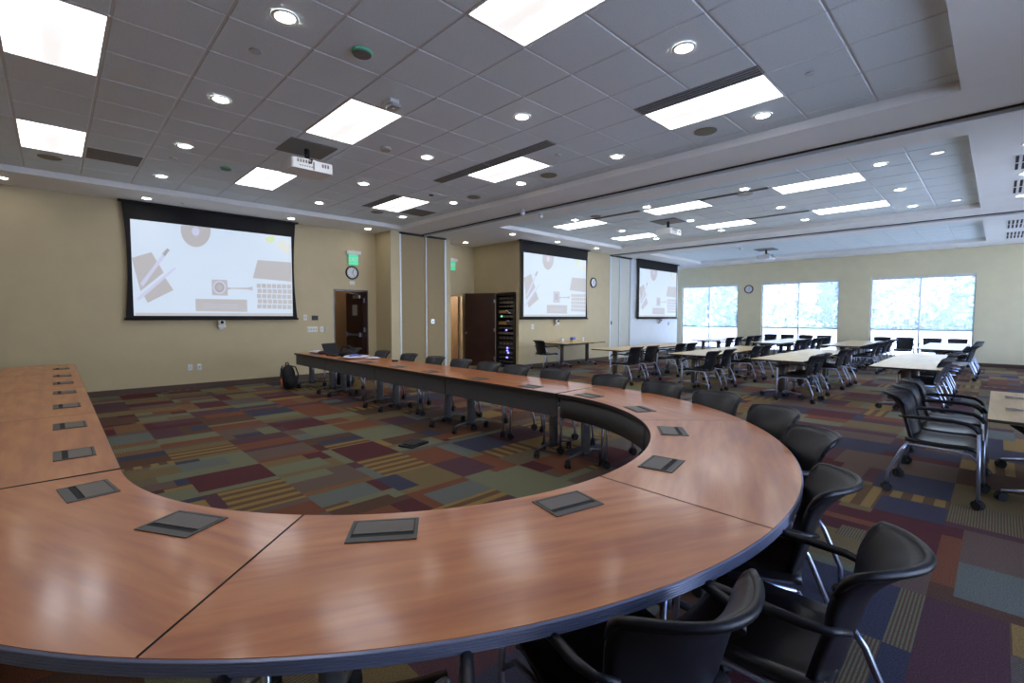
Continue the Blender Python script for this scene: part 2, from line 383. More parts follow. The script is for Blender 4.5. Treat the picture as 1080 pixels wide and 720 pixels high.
for ti, (x0, x1, y0, y1) in enumerate(TR):
    m = MB()
    n_x = int(round((x1-x0)/CELL)); g = .009
    skip = set()
    for (tx, ty) in TROF[ti]:
        for q in (0, 1): skip.add((round((tx+q*CELL-x0)/CELL), round((ty-TRY0[ti])/CELL)))
    j = 0
    y = TRY0[ti]
    while y < y1-.02:
        ya, yb = max(y, y0), min(y+CELL, y1)
        for i in range(n_x):
            if (i, j) in skip: continue
            xa = x0+i*CELL
            b0, b1 = ya+g, yb-g
            if b1-b0 < .05: continue
            cut = [s for s in SLOT if ti == 0 and abs(s[2]+.19-yb) < .03 and s[0]-.02 < xa+CELL/2 < s[1]+.02]
            if cut: b1 = cut[0][2]-.004
            z = T
            o = .006
            m.add([(xa+g,b0,z-.001),(xa+CELL-g,b0,z-.001),(xa+CELL-g,b1,z-.001),(xa+g,b1,z-.001),(xa+g+o,b0+o,z-.008),(xa+CELL-g-o,b0+o,z-.008),(xa+CELL-g-o,b1-o,z-.008),(xa+g+o,b1-o,z-.008)],
                  [(4,7,6,5),(0,4,5,1),(1,5,6,2),(2,6,7,3),(3,7,4,0)])
        y += CELL; j += 1
    struct(m.build('ceiling', M['tile']))
    m = MB(); m.box(x0-.05, x1+.05, y0-.05, y1+.05, T, T+.03); struct(m.build('ceiling', M['tee']))
# partition tracks
for k, y in enumerate((Y1, Y2)):
    m = MB(); xa = PX if k == 0 else X2
    m.box(xa, XR, y-.03, y+.03, H-.006, H-.001, 0)
    m.box(xa, XR, y+.03, y+.07, H-.045, H-.001, 1); m.box(xa, XR, y+.085, y+.12, H-.03, H-.001, 1)
    m.box(xa, XR, y-.042, y-.03, H-.018, H-.001, 0)
    struct(m.build('trim_%d' % (k+1), [M['darkslot'], M['alupaint']]))

# windows
def glass_mat():
    m, nt, b = new_mat('window glass'); nt.nodes.remove(b)
    out = nt.nodes['Material Output']; t = nt.nodes.new('ShaderNodeBsdfTransparent'); g = nt.nodes.new('ShaderNodeBsdfGlossy'); g.inputs['Roughness'].default_value = .02
    fr = nt.nodes.new('ShaderNodeFresnel'); fr.inputs['IOR'].default_value = 1.4; mx = nt.nodes.new('ShaderNodeMixShader')
    t.inputs['Color'].default_value = (.96, .98, 1, 1)
    nt.links.new(fr.outputs[0], mx.inputs[0]); nt.links.new(t.outputs[0], mx.inputs[1]); nt.links.new(g.outputs[0], mx.inputs[2]); nt.links.new(mx.outputs[0], out.inputs['Surface'])
    return m
def shade_mat():
    m, nt, b = new_mat('mesh roller shade'); nt.nodes.remove(b)
    out = nt.nodes['Material Output']; t = nt.nodes.new('ShaderNodeBsdfTransparent'); g = nt.nodes.new('ShaderNodeBsdfTranslucent')
    g.inputs['Color'].default_value = (.85, .92, 1., 1)
    tc = nt.nodes.new('ShaderNodeTexCoord'); w = nt.nodes.new('ShaderNodeTexWave'); w.bands_direction = 'Z'; w.inputs['Scale'].default_value = 14
    nt.links.new(tc.outputs['Object'], w.inputs['Vector'])
    mr = nt.nodes.new('ShaderNodeMapRange'); mr.inputs['To Min'].default_value = .20; mr.inputs['To Max'].default_value = .27
    nt.links.new(w.outputs['Fac'], mr.inputs['Value'])
    mx = nt.nodes.new('ShaderNodeMixShader')
    nt.links.new(mr.outputs[0], mx.inputs[0]); nt.links.new(t.outputs[0], mx.inputs[1]); nt.links.new(g.outputs[0], mx.inputs[2]); nt.links.new(mx.outputs[0], out.inputs['Surface'])
    return m
M['glass'] = glass_mat(); M['shade'] = shade_mat()
M['winframe'] = pmat('window frame', (.62, .68, .74), .4, .2, noise=.02)
for k, (a, b) in enumerate(WN):
    r = bpy.data.objects.new('window_%d' % (k+1), None); COL.objects.link(r); struct(r); r.location = ((a+b)/2, YW+.12, 0)
    w = (b-a)/2; z0, z1 = WZ0, WZ1; zt = 1.08
    m = MB(); f = .045
    m.box(-w, w, -.04, .04, z0, z0+f); m.box(-w, w, -.04, .04, z1-f, z1); m.box(-w, -w+f, -.04, .04, z0+f, z1-f); m.box(w-f, w, -.04, .04, z0+f, z1-f)
    m.box(-.022, .022, -.04, .04, z0+f, z1-f)
    m.box(-w+f, -.022, -.04, .04, zt-.022, zt+.022); m.box(.022, w-f, -.04, .04, zt-.022, zt+.022)
    m.build('frame', M['winframe'], r)
    m = MB(); m.box(-w+f, w-f, .0, .006, z0+f, z1-f); m.build('pane', M['glass'], r)
    m = MB(); m.box(-w+.01, w-.01, -.0802, -.0800, zt+.02 if k else 1.12, z1-.06); m.build('shade', M['shade'], r)
    m = MB(); m.box(-w+.01, w-.01, -.11, -.05, z1-.09, z1-.002); m.build('shade_cassette', M['white'], r)
    m = MB(); m.box(-w-.02, w+.02, -.14, -.04, z0-.02, z0+.005); m.build('sill', M['white'], r)
for k, (a, b) in enumerate(EW):  # unseen windows, the far pair added to light the far rooms
    r = bpy.data.objects.new('window_%d' % (k+4), None); COL.objects.link(r); struct(r); r.location = (XR+.08, (a+b)/2, 0)
    w = (b-a)/2; m = MB(); m.box(-.03, .03, -w, w, EZ0, EZ0+.05); m.box(-.03, .03, -w, w, EZ1-.05, EZ1); m.box(-.03, .03, -w, -w+.05, EZ0+.05, EZ1-.05); m.box(-.03, .03, w-.05, w, EZ0+.05, EZ1-.05); m.box(-.03, .03, -.025, .025, EZ0+.05, EZ1-.05)
    m.build('frame', M['winframe'], r)
    m = MB(); m.box(0, .006, -w+.05, w-.05, EZ0+.05, EZ1-.05); m.build('pane', M['glass'], r)

# hallway behind the two doors
wall('wall_hall', [(-13.9, -13.8, 3.2, 10.6, 0, 2.9), (-13.9, XW-.15, 3.1, 3.2, 0, 2.9), (-13.9, XW-.15, 10.6, 10.7, 0, 2.9), (-13.9, XW-.15, 3.2, 10.6, 2.7, 2.75), (-13.8, XW-.15, 6.9, 7.0, 0, 2.7)], M['hall'])  # last box is a divider added to stop lamp spill between the doors
m = MB(); m.box(-13.9, XW, 3.2, 10.6, -.05, -.001); struct(m.build('floor', cmats['taupe']))
m = MB(); m.cyl((-12.7, 5.75), .09, 2.66, 2.70); m.cyl((-12.7, 5.75), .07, 2.655, 2.66, mi=1)
tag(m.build('downlight', [M['white'], M['spot']]), 'small round ceiling lamp in the hallway behind the open dark door', 'ceiling light')
# doors
d = bpy.data.objects.new('door_1', None); COL.objects.link(d); struct(d); d.location = (XW-.05, D1b-.03, 0)
m = MB(); m.box(-.10, .052, -.86-.03+.0, -.86, 0, DH-.002); m.box(-.10, .052, .0, .028, 0, DH-.002); m.box(-.10, .052, -.86, 0, DH-.04, DH-.002); m.build('frame', M['darkdoor'], d)
lf = MB(); lf.box(-.85, 0, -.045, 0, .01, DH-.045); lf.xf(Matrix.Translation((-.1, 0, 0)) @ Matrix.Rotation(R(4), 4, 'Z')); leaf = lf.build('leaf', M['darkdoor'], d)
m = MB(); m.box(-.80, -.12, -.10, -.065, .98, 1.03); m.box(-.14, -.10, -.10, -.044, .95, 1.06); m.box(-.86, -.78, -.10, -.044, .95, 1.06); m.xf(Matrix.Translation((-.1, 0, 0)) @ Matrix.Rotation(R(4), 4, 'Z')); m.build('push_bar', M['steel'], leaf)
m = MB(); m.box(-.40, -.10, -.10, -.046, DH-.20, DH-.12); m.tube([(-.15, -.09, DH-.1), (-.5, -.14, DH-.06)], .01); m.xf(Matrix.Translation((-.1, 0, 0)) @ Matrix.Rotation(R(4), 4, 'Z')); m.build('door_closer', M['alu'], leaf)
m = MB(); m.box(-.52, -.28, -.048, -.046, 1.52, 1.80); m.xf(Matrix.Translation((-.1, 0, 0)) @ Matrix.Rotation(R(4), 4, 'Z')); m.build('notice', M['offwhite'], leaf)
for z in (.25, 1.08, 1.85):
    m = MB(); m.box(-.10, -.02, -.03, -.02, z, z+.12); m.build('hinge', M['steel'], d)
d = bpy.data.objects.new('door_2', None); COL.objects.link(d); struct(d); d.location = (XW-.05, D2b, 0)
m = MB(); m.box(-.10, .056, -.92, -.89, 0, DH-.002); m.box(-.10, .056, -.03, 0, 0, DH-.002); m.box(-.10, .056, -.89, -.03, DH-.04, DH-.002); m.build('frame', M['wall'], d)
m = MB(); m.box(-.86, 0, -.045, 0, .01, DH-.045); m.xf(Matrix.Translation((-.10, -.03, 0)) @ Matrix.Rotation(R(-18), 4, 'Z')); lf = m.build('leaf', M['tandoor'], d)
m = MB(); m.tube([(-.78, -.045, 1.0), (-.78, -.10, 1.0)], .015); m.tube([(-.78, -.10, 1.0), (-.78, -.13, 1.0)], .03, 12); m.xf(Matrix.Translation((-.10, -.03, 0)) @ Matrix.Rotation(R(-18), 4, 'Z')); m.build('knob', M['darksteel'], lf)

# ------------------------------------------------------------------ ceiling fixtures
def troffer(x, y, label, group):
    t = thing('fluorescent_troffer', label, 'ceiling light', (x, y, T), 0, group)
    L, W = 2*CELL, CELL; f = .02
    m = MB(); m.box(0, L, 0, f, -.012, .0); m.box(0, L, W-f, W, -.012, .0); m.box(0, f, f, W-f, -.012, .0); m.box(L-f, L, f, W-f, -.012, .0); m.build('frame', M['white'], t)
    m = MB()
    # curved reflector sides and a centre lens bulging slightly down
    def fn(u, v):
        return ((f+u*(L-2*f), f+v*(W-2*f), -.004 + .0*u), (0, 0, 1))
    m.add([(f, f, -.004), (f, W-f, -.004), (L-f, W-f, -.004), (L-f, f, -.004)], [(0, 1, 2, 3)]); m.build('diffuser', M['troffer'], t)
    m = MB(); n = 8; pts = []
    for i in range(n+1):
        a = PI*i/n; pts.append((W/2 + .085*math.cos(a), -.007 - .016*math.sin(a)))
    vs = []; 
    for xx in (f+.05, L-f-.05):
        for (yy, zz) in pts: vs.append((xx, yy, zz))
    fs = [(i, i+1, n+2+i, n+1+i) for i in range(n)] + [tuple(range(n+1)), tuple(range(2*n+1, n, -1))]
    m.add(vs, fs, 0, True); m.build('centre_lens', M['trofferlens'], t)
    return t
cols = ['nearest the viewer', 'in the middle', 'nearest the screen wall']
rown = ['left row', 'middle row', 'row beside the track']
tr0 = None
for k, (x, y) in enumerate(TROF[0]):
    lab = 'bright fluorescent panel in the near ceiling tray, %s, %s' % (rown[k % 3], cols[k//3])
    if tr0 is None: tr0 = troffer(x, y, lab, 'fluorescent ceiling panels')
    else: dup(tr0, (x, y, T), 0, lab)
for k, (x, y) in enumerate(TROF[1]):
    dup(tr0, (x, y, T), 0, 'bright fluorescent ceiling panel over the second room, %s row, %s' % (('near', 'far')[k % 2], cols[k//2].replace('nearest the viewer', 'rightmost')))
def downlight(x, y, z, label, dim=False):
    global dl0, dl1
    src = dl1 if dim else dl0
    if src is not None: return dup(src, (x, y, z), 0, label)
    t = thing('downlight', label, 'ceiling light', (x, y, z), 0, 'round recessed downlights')
    m = MB(); n = 24
    vs = []; 
    for r_, zz in ((.095, -.001), (.095, -.006), (.075, -.009), (.07, -.002)):
        vs += [(r_*math.cos(2*PI*i/n), r_*math.sin(2*PI*i/n), zz) for i in range(n)]
    fs = [(a*n+i, a*n+(i+1) % n, (a+1)*n+(i+1) % n, (a+1)*n+i) for a in range(3) for i in range(n)]
    m.add(vs, fs, 0, True); m.build('trim_ring', M['white'], t)
    m = MB(); m.add([(.068*math.cos(-2*PI*i/12), .068*math.sin(-2*PI*i/12), -.004) for i in range(12)], [tuple(range(12))]); m.build('lens', M['faintglow'] if dim else M['spot'], t, flip=True)
    if dim: dl1 = t
    else: dl0 = t
    return t
dl0 = dl1 = None
xsn = ['closest to the viewer', 'second from the viewer', 'third from the viewer', 'fourth from the viewer', 'closest to the screen wall']
for jy, y in enumerate((1.33, 3.86, 5.75)):
    for ix, x in enumerate((-1.92, -3.82, -5.71, -7.59, -9.47)):
        if jy == 0 and ix == 0: continue
        downlight(x, y, T-.011, 'round downlight in the near ceiling tray, %s, %s' % (('left row', 'middle row', 'track row')[jy], xsn[ix]))
for x, y, l in ((-10.95, -.5, 'far left end above the tan wall'), (-10.97, 1.31, 'above the left end of the big screen'), (-10.97, 3.85, 'above the right end of the big screen'), (-10.92, 5.65, 'in the corner above the exit sign and door')):
    downlight(x, y, H, 'round downlight in the plain ceiling border, ' + l)
for jy, y in enumerate((8.78, 10.75, 12.52)):
    for ix, x in enumerate((-1.3, -3.2, -5.1, -6.95)):
        downlight(x, y, T-.011, 'round downlight over the second room, %s row, %s from the right' % (('near', 'middle', 'far')[jy], ('first', 'second', 'third', 'fourth')[ix]))
for x, y, l in ((-8.96, 8.71, 'near the brown closet door'), (-8.96, 10.53, 'above the left half of the middle screen'), (-8.9, 12.35, 'above the right end of the middle screen'), (-10.91, 8.70, 'in the corner above the second exit sign'), (.20, 8.72, 'at the right edge before the slotted vents'), (.20, 10.5, 'at the right edge between the slotted vents'), (.20, 12.36, 'at the right edge behind the slotted vents')):
    downlight(x, y, H, 'round downlight in the second ceiling border, ' + l)
for x, y, l in ((-.67, 8.73, 'near row'), (-.66, 12.5, 'far row')):
    downlight(x, y, T-.011, 'small faintly glowing round ceiling fitting right of the downlights, ' + l, True)
# slot diffusers
def slot(x0, x1, y0, w, n, label, z=T):
    t = thing('slot_diffuser', label, 'air vent', (x0, y0, z), 0, 'linear slot air vents')
    m = MB(); m.box(0, x1-x0, 0, w, -.004, -.001); m.build('backing', M['matblack'], t)
    m = MB(); st = w/n
    for i in range(n+1): m.box(0, x1-x0, i*st-.007 if i else 0, min(w, i*st+.007), -.013, -.004)
    k = max(1, round((x1-x0)/(2*CELL)))
    for i in range(k+1): 
        a = (x1-x0)*i/k; m.box(max(0, a-.012), min(x1-x0, a+.012), 0, w, -.0135, -.004)
    m.build('blades', M['blade'], t)
slot(-2.85, -1.593, 4.605, .18, 4, 'black slotted air vent beside the right bright ceiling panel')
slot(-6.62, -4.107, 4.605, .18, 4, 'long black slotted air vent beside the middle bright ceiling panel')
slot(-9.14, -7.88, 4.605, .18, 4, 'short slotted air vent beside the small panel near the screen wall')
slot(-6.60, -5.38, 8.93, .09, 1, 'thin dark ceiling slot left in the second room', T-.012)
slot(-4.10, -2.87, 8.93, .09, 1, 'thin ceiling slot between the two near panels of the second room', T-.012)
slot(-4.10, -2.87, 11.45, .09, 1, 'thin ceiling slot between the two far panels of the second room', T-.012)
def grille(x0, y0, label):
    t = thing('return_air_grille', label, 'air vent', (x0, y0, T-.012), 0, 'perforated return air panels')
    m = MB(); m.box(.02, CELL-.02, .02, CELL-.02, -.003, -.0005); m.build('panel', M['greytile'], t)
    m = MB(); m.box(.01, CELL-.01, .01, .02, -.006, -.0005); m.box(.01, CELL-.01, CELL-.02, CELL-.01, -.006, -.0005); m.box(.01, .02, .02, CELL-.02, -.006, -.0005); m.box(CELL-.02, CELL-.01, .02, CELL-.02, -.006, -.0005); m.build('frame', M['tee'], t)
grille(TX1-14*CELL, 4.79-7*CELL, 'square grey air grille right of the far left ceiling panel')
grille(TX1-14*CELL, 4.79+CELL-.0, 'square grey air grille beside the small ceiling panel by the screen wall')
# side vents in the right hand soffit
for (x, y, y2, l) in ((.075, 9.28, 10.12, 'first from the viewer'), (.085, 10.92, 12.0, 'second from the viewer'), (.06, 15.3, 16.6, 'third from the viewer'), (.06, 17.4, 18.7, 'closest to the window wall')):
    L = y2-y
    t = thing('slotted_ceiling_vent', 'slotted black ceiling vent near the right edge, ' + l, 'air vent', (x, y, H), 0, 'slotted vents in the right ceiling border')
    m = MB(); m.box(-.02, .60, -.03, L+.03, -.005, -.001); m.build('plate', M['soffit'], t)
    m = MB()
    for i in range(9): m.box(.0+.065*i, .032+.065*i, .0, L*.46, -.008, -.005); m.box(.0+.065*i, .032+.065*i, L*.54, L, -.008, -.005)
    m.build('slots', M['matblack'], t)
# round speakers and small ceiling devices
def disc(name, x, y, r, mat, label, cat, z=T-.011, th=.012, ring=None, group=None):
    t = thing(name, label, cat, (x, y, z), 0, group)
    m = MB(); m.cyl((0, 0), r*.88, -th, -.0005, 28); m.build('cover', mat, t)
    m = MB(); n = 28; vs = []
    for r_, zz in ((r*.88, -.0005), (r*.88, -th*.9), (r, -th*.5), (r, -.0005)):
        vs += [(r_*math.cos(2*PI*i/n), r_*math.sin(2*PI*i/n), zz) for i in range(n)]
    m.add(vs, [(a*n+i, a*n+(i+1) % n, (a+1)*n+(i+1) % n, (a+1)*n+i) for a in range(3) for i in range(n)], 0, True); m.build('rim', ring or mat, t)
sp = 'round ceiling speakers'
disc('ceiling_speaker', -2.56, 5.74, .13, M['speaker'], 'round olive ceiling speaker below the right slotted vent', 'speaker', group=sp)
disc('ceiling_speaker', -5.07, 5.73, .13, M['speaker'], 'round olive ceiling speaker right of the middle long vent panel', 'speaker', group=sp)
disc('ceiling_speaker', -6.96, 5.76, .13, M['speaker'], 'round olive ceiling speaker between the middle and far small panels', 'speaker', group=sp)
disc('ceiling_speaker', -9.43, 5.1, .13, M['speaker'], 'round olive ceiling speaker next to the panel closest to the screen wall', 'speaker', group=sp)
disc('ceiling_speaker', -9.46, .05, .13, M['speaker'], 'round olive ceiling speaker below the far left ceiling panel', 'speaker', group=sp)
disc('ceiling_speaker', -6.37, 8.79, .12, M['speaker'], 'round olive ceiling speaker by the left panel of the second room', 'speaker', group=sp)
gr = pmat('green rim', (.15, .55, .35), .5)
disc('smoke_detector', -3.85, 1.96, .085, M['greytile'], 'round green rimmed grey ceiling sensor in the near tray', 'sensor', th=.03, ring=gr)
disc('smoke_detector', -8.24, 1.96, .08, M['greytile'], 'small green rimmed ceiling sensor left of the near projector', 'sensor', th=.03, ring=gr)
disc('smoke_detector', -3.3, 9.1, .14, M['offwhite'], 'pale round ceiling cover above the right panel of the second room', 'sensor', th=.02)
disc('smoke_detector', -5.78, 3.26, .07, M['offwhite'], 'cream round smoke detector right of the middle left ceiling panel', 'sensor', th=.04)
disc('sprinkler_cover', -4.47, 1.31, .05, M['alu'], 'small grey round sprinkler cover between the two left downlights', 'sprinkler')
disc('sprinkler_cover', -8.28, 1.31, .045, M['white'], 'tiny pale sprinkler cover between the far left downlights', 'sprinkler')
disc('sprinkler_cover', -1.3, 5.08, .04, M['alu'], 'tiny sprinkler cover right of the largest slotted vent', 'sprinkler')
disc('sprinkler_cover', -4.35, 5.1, .04, M['alu'], 'tiny sprinkler cover right of the middle panel beside the long vent', 'sprinkler')
disc('sprinkler_cover', -7.4, 5.1, .045, M['matblack'], 'tiny black sprinkler cover right of the small far panel', 'sprinkler')
disc('sprinkler_cover', -10.95, 1.86, .03, M['alu'], 'tiny sprinkler cover in the ceiling border above the big screen', 'sprinkler', z=H)
# occupancy sensor box and wall-wash cameras by the track
t = thing('ceiling_sensor', 'small white boxy ceiling device beside the middle left ceiling panel', 'sensor', (-4.52, 2.61, T-.011))
m = MB(); m.rbox(-.09, .09, -.055, .055, -.05, -.001, .01); m.build('body', M['white'], t)
m = MB(); m.rbox(-.02, .12, -.05, .06, -.085, -.052, .01); m.cyl((.05, 0), .02, -.095, -.085); m.build('lens_block', M['alu'], t)
for x, y, l in ((-6.78, 6.87, 'on the near side of the partition track'), (-6.76, 7.39, 'on the far side of the partition track'), (-5.6, 15.2, 'beyond the second partition track')):
    t = thing('ceiling_spotlight', 'small white ball shaped ceiling fitting ' + l, 'sensor', (x, y, H), 0, 'ball shaped ceiling fittings')
    m = MB(); m.cyl((0, 0), .045, -.02, -.001); m.build('mount', M['white'], t)
    m = MB(); m.tube([(0, 0, -.02), (.0, .0, -.035), (.0, 0, -.06), (0, 0, -.09), (0, 0, -.105)], [.02, .045, .055, .045, .01], 14); m.build('head', M['alupaint'], t)

# projectors
def projector(x, y, label, rz=0):
    t = thing('projector', label, 'projector', (x, y, T-.011), rz, 'ceiling projectors')
    m = MB(); m.rbox(-.30, .30, -.30, .30, -.012, -.0005, .01); m.build('mount_plate', M['greytile'], t)
    m = MB(); m.cyl((0, 0), .03, -.16, -.012, 14); m.build('pole', M['matblack'], t)
    m = MB(); m.rbox(-.09, .09, -.08, .08, -.20, -.16, .01); m.build('bracket', M['white'], t)
    b = MB(); b.rbox(-.20, .20, -.27, .27, -.335, -.20, .03); bo = b.build('body', M['white'], t, bevel=.006)
    m = MB()
    for k in range(5): m.box(.2005, .203, -.20+.035*k, -.178+.035*k, -.255, -.215)
    for k in range(3): m.box(.2005, .203, .12+.035*k, .142+.035*k, -.27, -.225)
    for k in range(6): m.box(.2005, .203, -.17+.03*k, -.155+.03*k, -.30, -.285)
    m.box(.2005, .203, .0, .02, -.32, -.22)
    m.build('ports', M['darksteel'], bo)
    m = MB()
    for k in range(7): m.box(-.15+.03*k, -.135+.03*k, -.2725, -.2705, -.31, -.22)
    m.build('side_grille', M['tee'], bo)
    m = MB(); m.tube([(-.20, -.12, -.265), (-.235, -.12, -.265)], .045, 18); m.build('lens', M['matblack'], bo)
    m = MB(); m.tube([(.203, -.05, -.24), (.25, -.04, -.26), (.23, -.02, -.20), (.10, .0, -.17), (.02, .02, -.12), (.0, .03, -.02)], .008, 6); m.build('cable', M['matblack'], bo)
    return t
pj = projector(-6.55, 2.52, 'white ceiling projector on a black pole in the near ceiling tray, largest of the three')
dup(pj, (-5.50, 10.45, T-.011), 0, 'white ceiling projector hanging over the second room')
dup(pj, (-5.48, 17.1, T-.011), 0, 'small distant ceiling projector in front of the window wall')

# ------------------------------------------------------------------ projection screens
def P1(cx, cy):   # crop pixel of the picture measured on the wall plane -> (y, z), by interpolation between the measured corners
    # corners of the white area
    TL, TRr, BR, BL = (80,190), (835,270), (840,645), (90,643)
    u = (cx-85)/(837-85)
    # foreshortening along the wall
    u = u*(1/ (1.207-.207*u))**1 if True else u
    top = 190 + 80*((cx-80)/755.); bot = 643 + 2*((cx-90)/750.)
    v = (cy-top)/(bot-top)
    return (1.10 + 2.89*u, 3.31 - 1.81*v)
def screen(loc, label):
    t = thing('projection_screen', label, 'projection screen', loc, 0, 'lowered projection screens')
    # black tensioned border sheet with bowed sides
    n = 12; prof = []
    for i in range(n+1):
        v = i/n; b = .055*math.sin(PI*min(1, v*1.0))
        prof.append((b, 3.645 - v*2.20))
    y0, y1 = .98, 4.09
    L = [(y0 + b, z) for b, z in prof]; Rr = [(y1 - b, z) for b, z in prof]
    vs = [(x, y, z) for x in (0, -.004) for y, z in L + Rr]
    N = 2*(n+1); fs = []
    for s_ in (0, N):
        for i in range(n): fs.append((s_+i, s_+i+1, s_+n+1+i+1, s_+n+1+i))
    for i in range(n): fs.append((i, N+i, N+i+1, i+1)); fs.append((n+1+i, n+2+i, N+n+2+i, N+n+1+i))
    fs.append((0, n+1, N+n+1, N)); fs.append((n, N+n, N+2*n+1, 2*n+1))
    m = MB(); m.add(vs, fs); m.build('border', M['screenframe'], t)
    m = MB(); m.tube([(0, y0-.02, 1.435), (0, y1+.02, 1.435)], .022, 10); m.build('bottom_bar', M['matblack'], t)
    m = MB(); m.box(-.05, .06, y0-.05, y1+.05, 3.62, 3.648); m.build('case', M['matblack'], t)
    surf = MB(); surf.add([(.0018, 1.10, 1.50), (.0018, 3.99, 1.50), (.0018, 3.99, 3.31), (.0018, 1.10, 3.31)], [(0, 1, 2, 3)]); so = surf.build('image_surface', M['p_white'], t)
    m = MB()
    def poly(pts, mi, e=0):
        q = [(max(1.1005, min(3.9895, y_)), max(1.501, min(3.309, z_))) for y_, z_ in (P1(*p) for p in pts)]
        m.add([(.0025+e*.0004, y, z) for y, z in q], [tuple(range(len(q)))], mi)
    poly([(84, 372), (178, 345), (232, 440), (120, 528)], 0, 0)
    poly([(232, 455), (275, 522), (152, 582), (130, 540)], 0, 0)
    poly([(120, 492), (252, 326), (264, 334), (132, 506)], 3, 1); poly([(228, 352), (252, 326), (264, 334), (240, 365)], 1, 2)
    poly([(98, 562), (284, 414), (290, 422), (110, 574)], 3, 1)
    def circ(cx, cy, rx, ry, mi, e, a0=0, a1=360, n=36):
        poly([(cx + rx*math.cos(R(a0+(a1-a0)*i/n)), cy + ry*math.sin(R(a0+(a1-a0)*i/n))) for i in range(n+1 if a1-a0 < 360 else n)], mi, e)
    circ(388, 240, 70, 80, 0, 0, -16, 196); circ(388, 246, 36, 42, 1, 1, -40, 220) if False else None
    circ(388, 247, 18, 20, 3, 2)
    circ(328, 505, 0.1, .1, 3, 0)
    poly([(455, 472), (528, 474), (530, 548), (455, 546)], 0, 0); circ(491, 509, 30, 31, 3, 1); circ(491, 509, 23, 24, 1, 2); circ(491, 509, 14, 15, 0, 3)
    poly([(528, 507), (545, 511), (545, 517), (528, 522)], 0, 1); poly([(540, 511), (620, 510), (648, 505), (648, 523), (620, 518), (540, 516)], 0, 1)
    poly([(376, 563), (620, 567), (620, 625), (376, 621)], 0, 0); poly([(415, 588), (575, 592), (575, 594), (415, 590)], 3, 1); poly([(415, 600), (575, 604), (575, 606), (415, 602)], 3, 1)
    poly([(675, 379), (834, 390), (834, 481), (650, 465)], 0, 0)
    for r_ in range(5):
        for c_ in range(7):
            xa = 668 + c_*24 + (r_ % 2)*3; ya = 491 + r_*24.5 + c_*.6
            poly([(xa, ya), (min(834, xa+20), ya+.5), (min(834, xa+20), ya+20), (xa, ya+19.5)], 0, 0)
    poly([(728, 268), (752, 266), (760, 282), (745, 300), (724, 292), (710, 280)], 4, 0)
    poly([(760, 300), (800, 282), (832, 300), (832, 350), (800, 345), (775, 325)], 5, 0)
    poly([(91, 629), (838, 632), (838, 643.5), (91, 642)], 2, 2)
    m.build('projected_picture', [M['p_grey'], M['p_dark'], M['p_bar'], M['p_lite'], M['p_green'], M['p_soft']], so)
    return t
s1 = screen((XW+.10, 0, 0), 'largest projection screen, on the tan wall behind the left table wing')
dup(s1, (X2+.10, 8.48, 0), 0, 'projection screen right of the equipment rack, middle of the three')
dup(s1, (X2+.10, 14.66, 0), 0, 'farthest projection screen, beside the windows')
# cameras under the screens
def ptz(loc, label):
    t = thing('conference_camera', label, 'camera', loc, 0, 'wall cameras under the screens')
    m = MB(); m.box(0, .10, -.05, .05, -.085, -.07); m.box(0, .012, -.04, .04, -.12, -.03); m.build('bracket', M['white'], t)
    m = MB(); m.rbox(.01, .13, -.075, .075, -.07, -.02, .03); m.build('base', M['white'], t)
    m = MB(); m.tube([(.07, -.07, .03), (.07, -.055, .03), (.07, .055, .03), (.07, .07, .03)], [.02, .05, .05, .02], 16); m.build('head', M['white'], t)
    m = MB(); m.tube([(.11, 0, .035), (.14, 0, .035)], .03, 14); m.build('lens', M['matblack'], t)
    return t
c1 = ptz((XW, 2.55, 1.33), 'small white camera on the wall under the largest screen')
dup(c1, (X2, 11.07, 1.33), 0, 'small white camera under the middle screen')
dup(c1, (X2, 17.42, 1.33), 0, 'small white camera under the farthest screen')

# clocks, wall plates, exit signs
def clock(loc, rotz, label, r=.17):
    t = thing('wall_clock', label, 'clock', loc, rotz, 'round wall clocks')
    Q = Matrix.Rotation(R(90), 4, 'Y')
    m = MB(); n = 32; vs = []
    for r_, zz in ((r, 0), (r, .03), (r*.82, .035), (r*.80, .02)):
        vs += [(r_*math.cos(2*PI*i/n), r_*math.sin(2*PI*i/n), zz) for i in range(n)]
    m.add(vs, [(a*n+i, a*n+(i+1) % n, (a+1)*n+(i+1) % n, (a+1)*n+i) for a in range(3) for i in range(n)], 0, True); m.xf(Q); m.build('rim', M['black'], t)
    m = MB(); m.cyl((0, 0), r*.83, .005, .02, 32); m.xf(Q); m.build('face', M['clockface'], t)
    m = MB()
    for k in range(12):
        a = R(30*k); w = .006; l0, l1 = r*.66, r*.76
        m.add([(l0*math.cos(a)-w*math.sin(a), l0*math.sin(a)+w*math.cos(a), .0205), (l0*math.cos(a)+w*math.sin(a), l0*math.sin(a)-w*math.cos(a), .0205), (l1*math.cos(a)+w*math.sin(a), l1*math.sin(a)-w*math.cos(a), .0205), (l1*math.cos(a)-w*math.sin(a), l1*math.sin(a)+w*math.cos(a), .0205)], [(0,1,2,3)])
    m.xf(Q); m.build('hour_marks', M['matblack'], t)
    for a, l, w in ((150, .10, .006), (35, .13, .004)):
        a = R(a); m = MB(); m.tube([(0, 0, .023), (l*math.cos(a), l*math.sin(a), .023)], w, 6); m.xf(Q); m.build('hand', M['matblack'], t)
    return t
ck = clock((XW, 5.49, 2.6), 0, 'black rimmed round clock above the open dark door')
dup(ck, (X2, 13.0, 2.63), 0, 'black rimmed round clock right of the middle screen')
dup(ck, (-7.11, YW, 2.62), -PI/2, 'round clock on the pier between the first two windows')
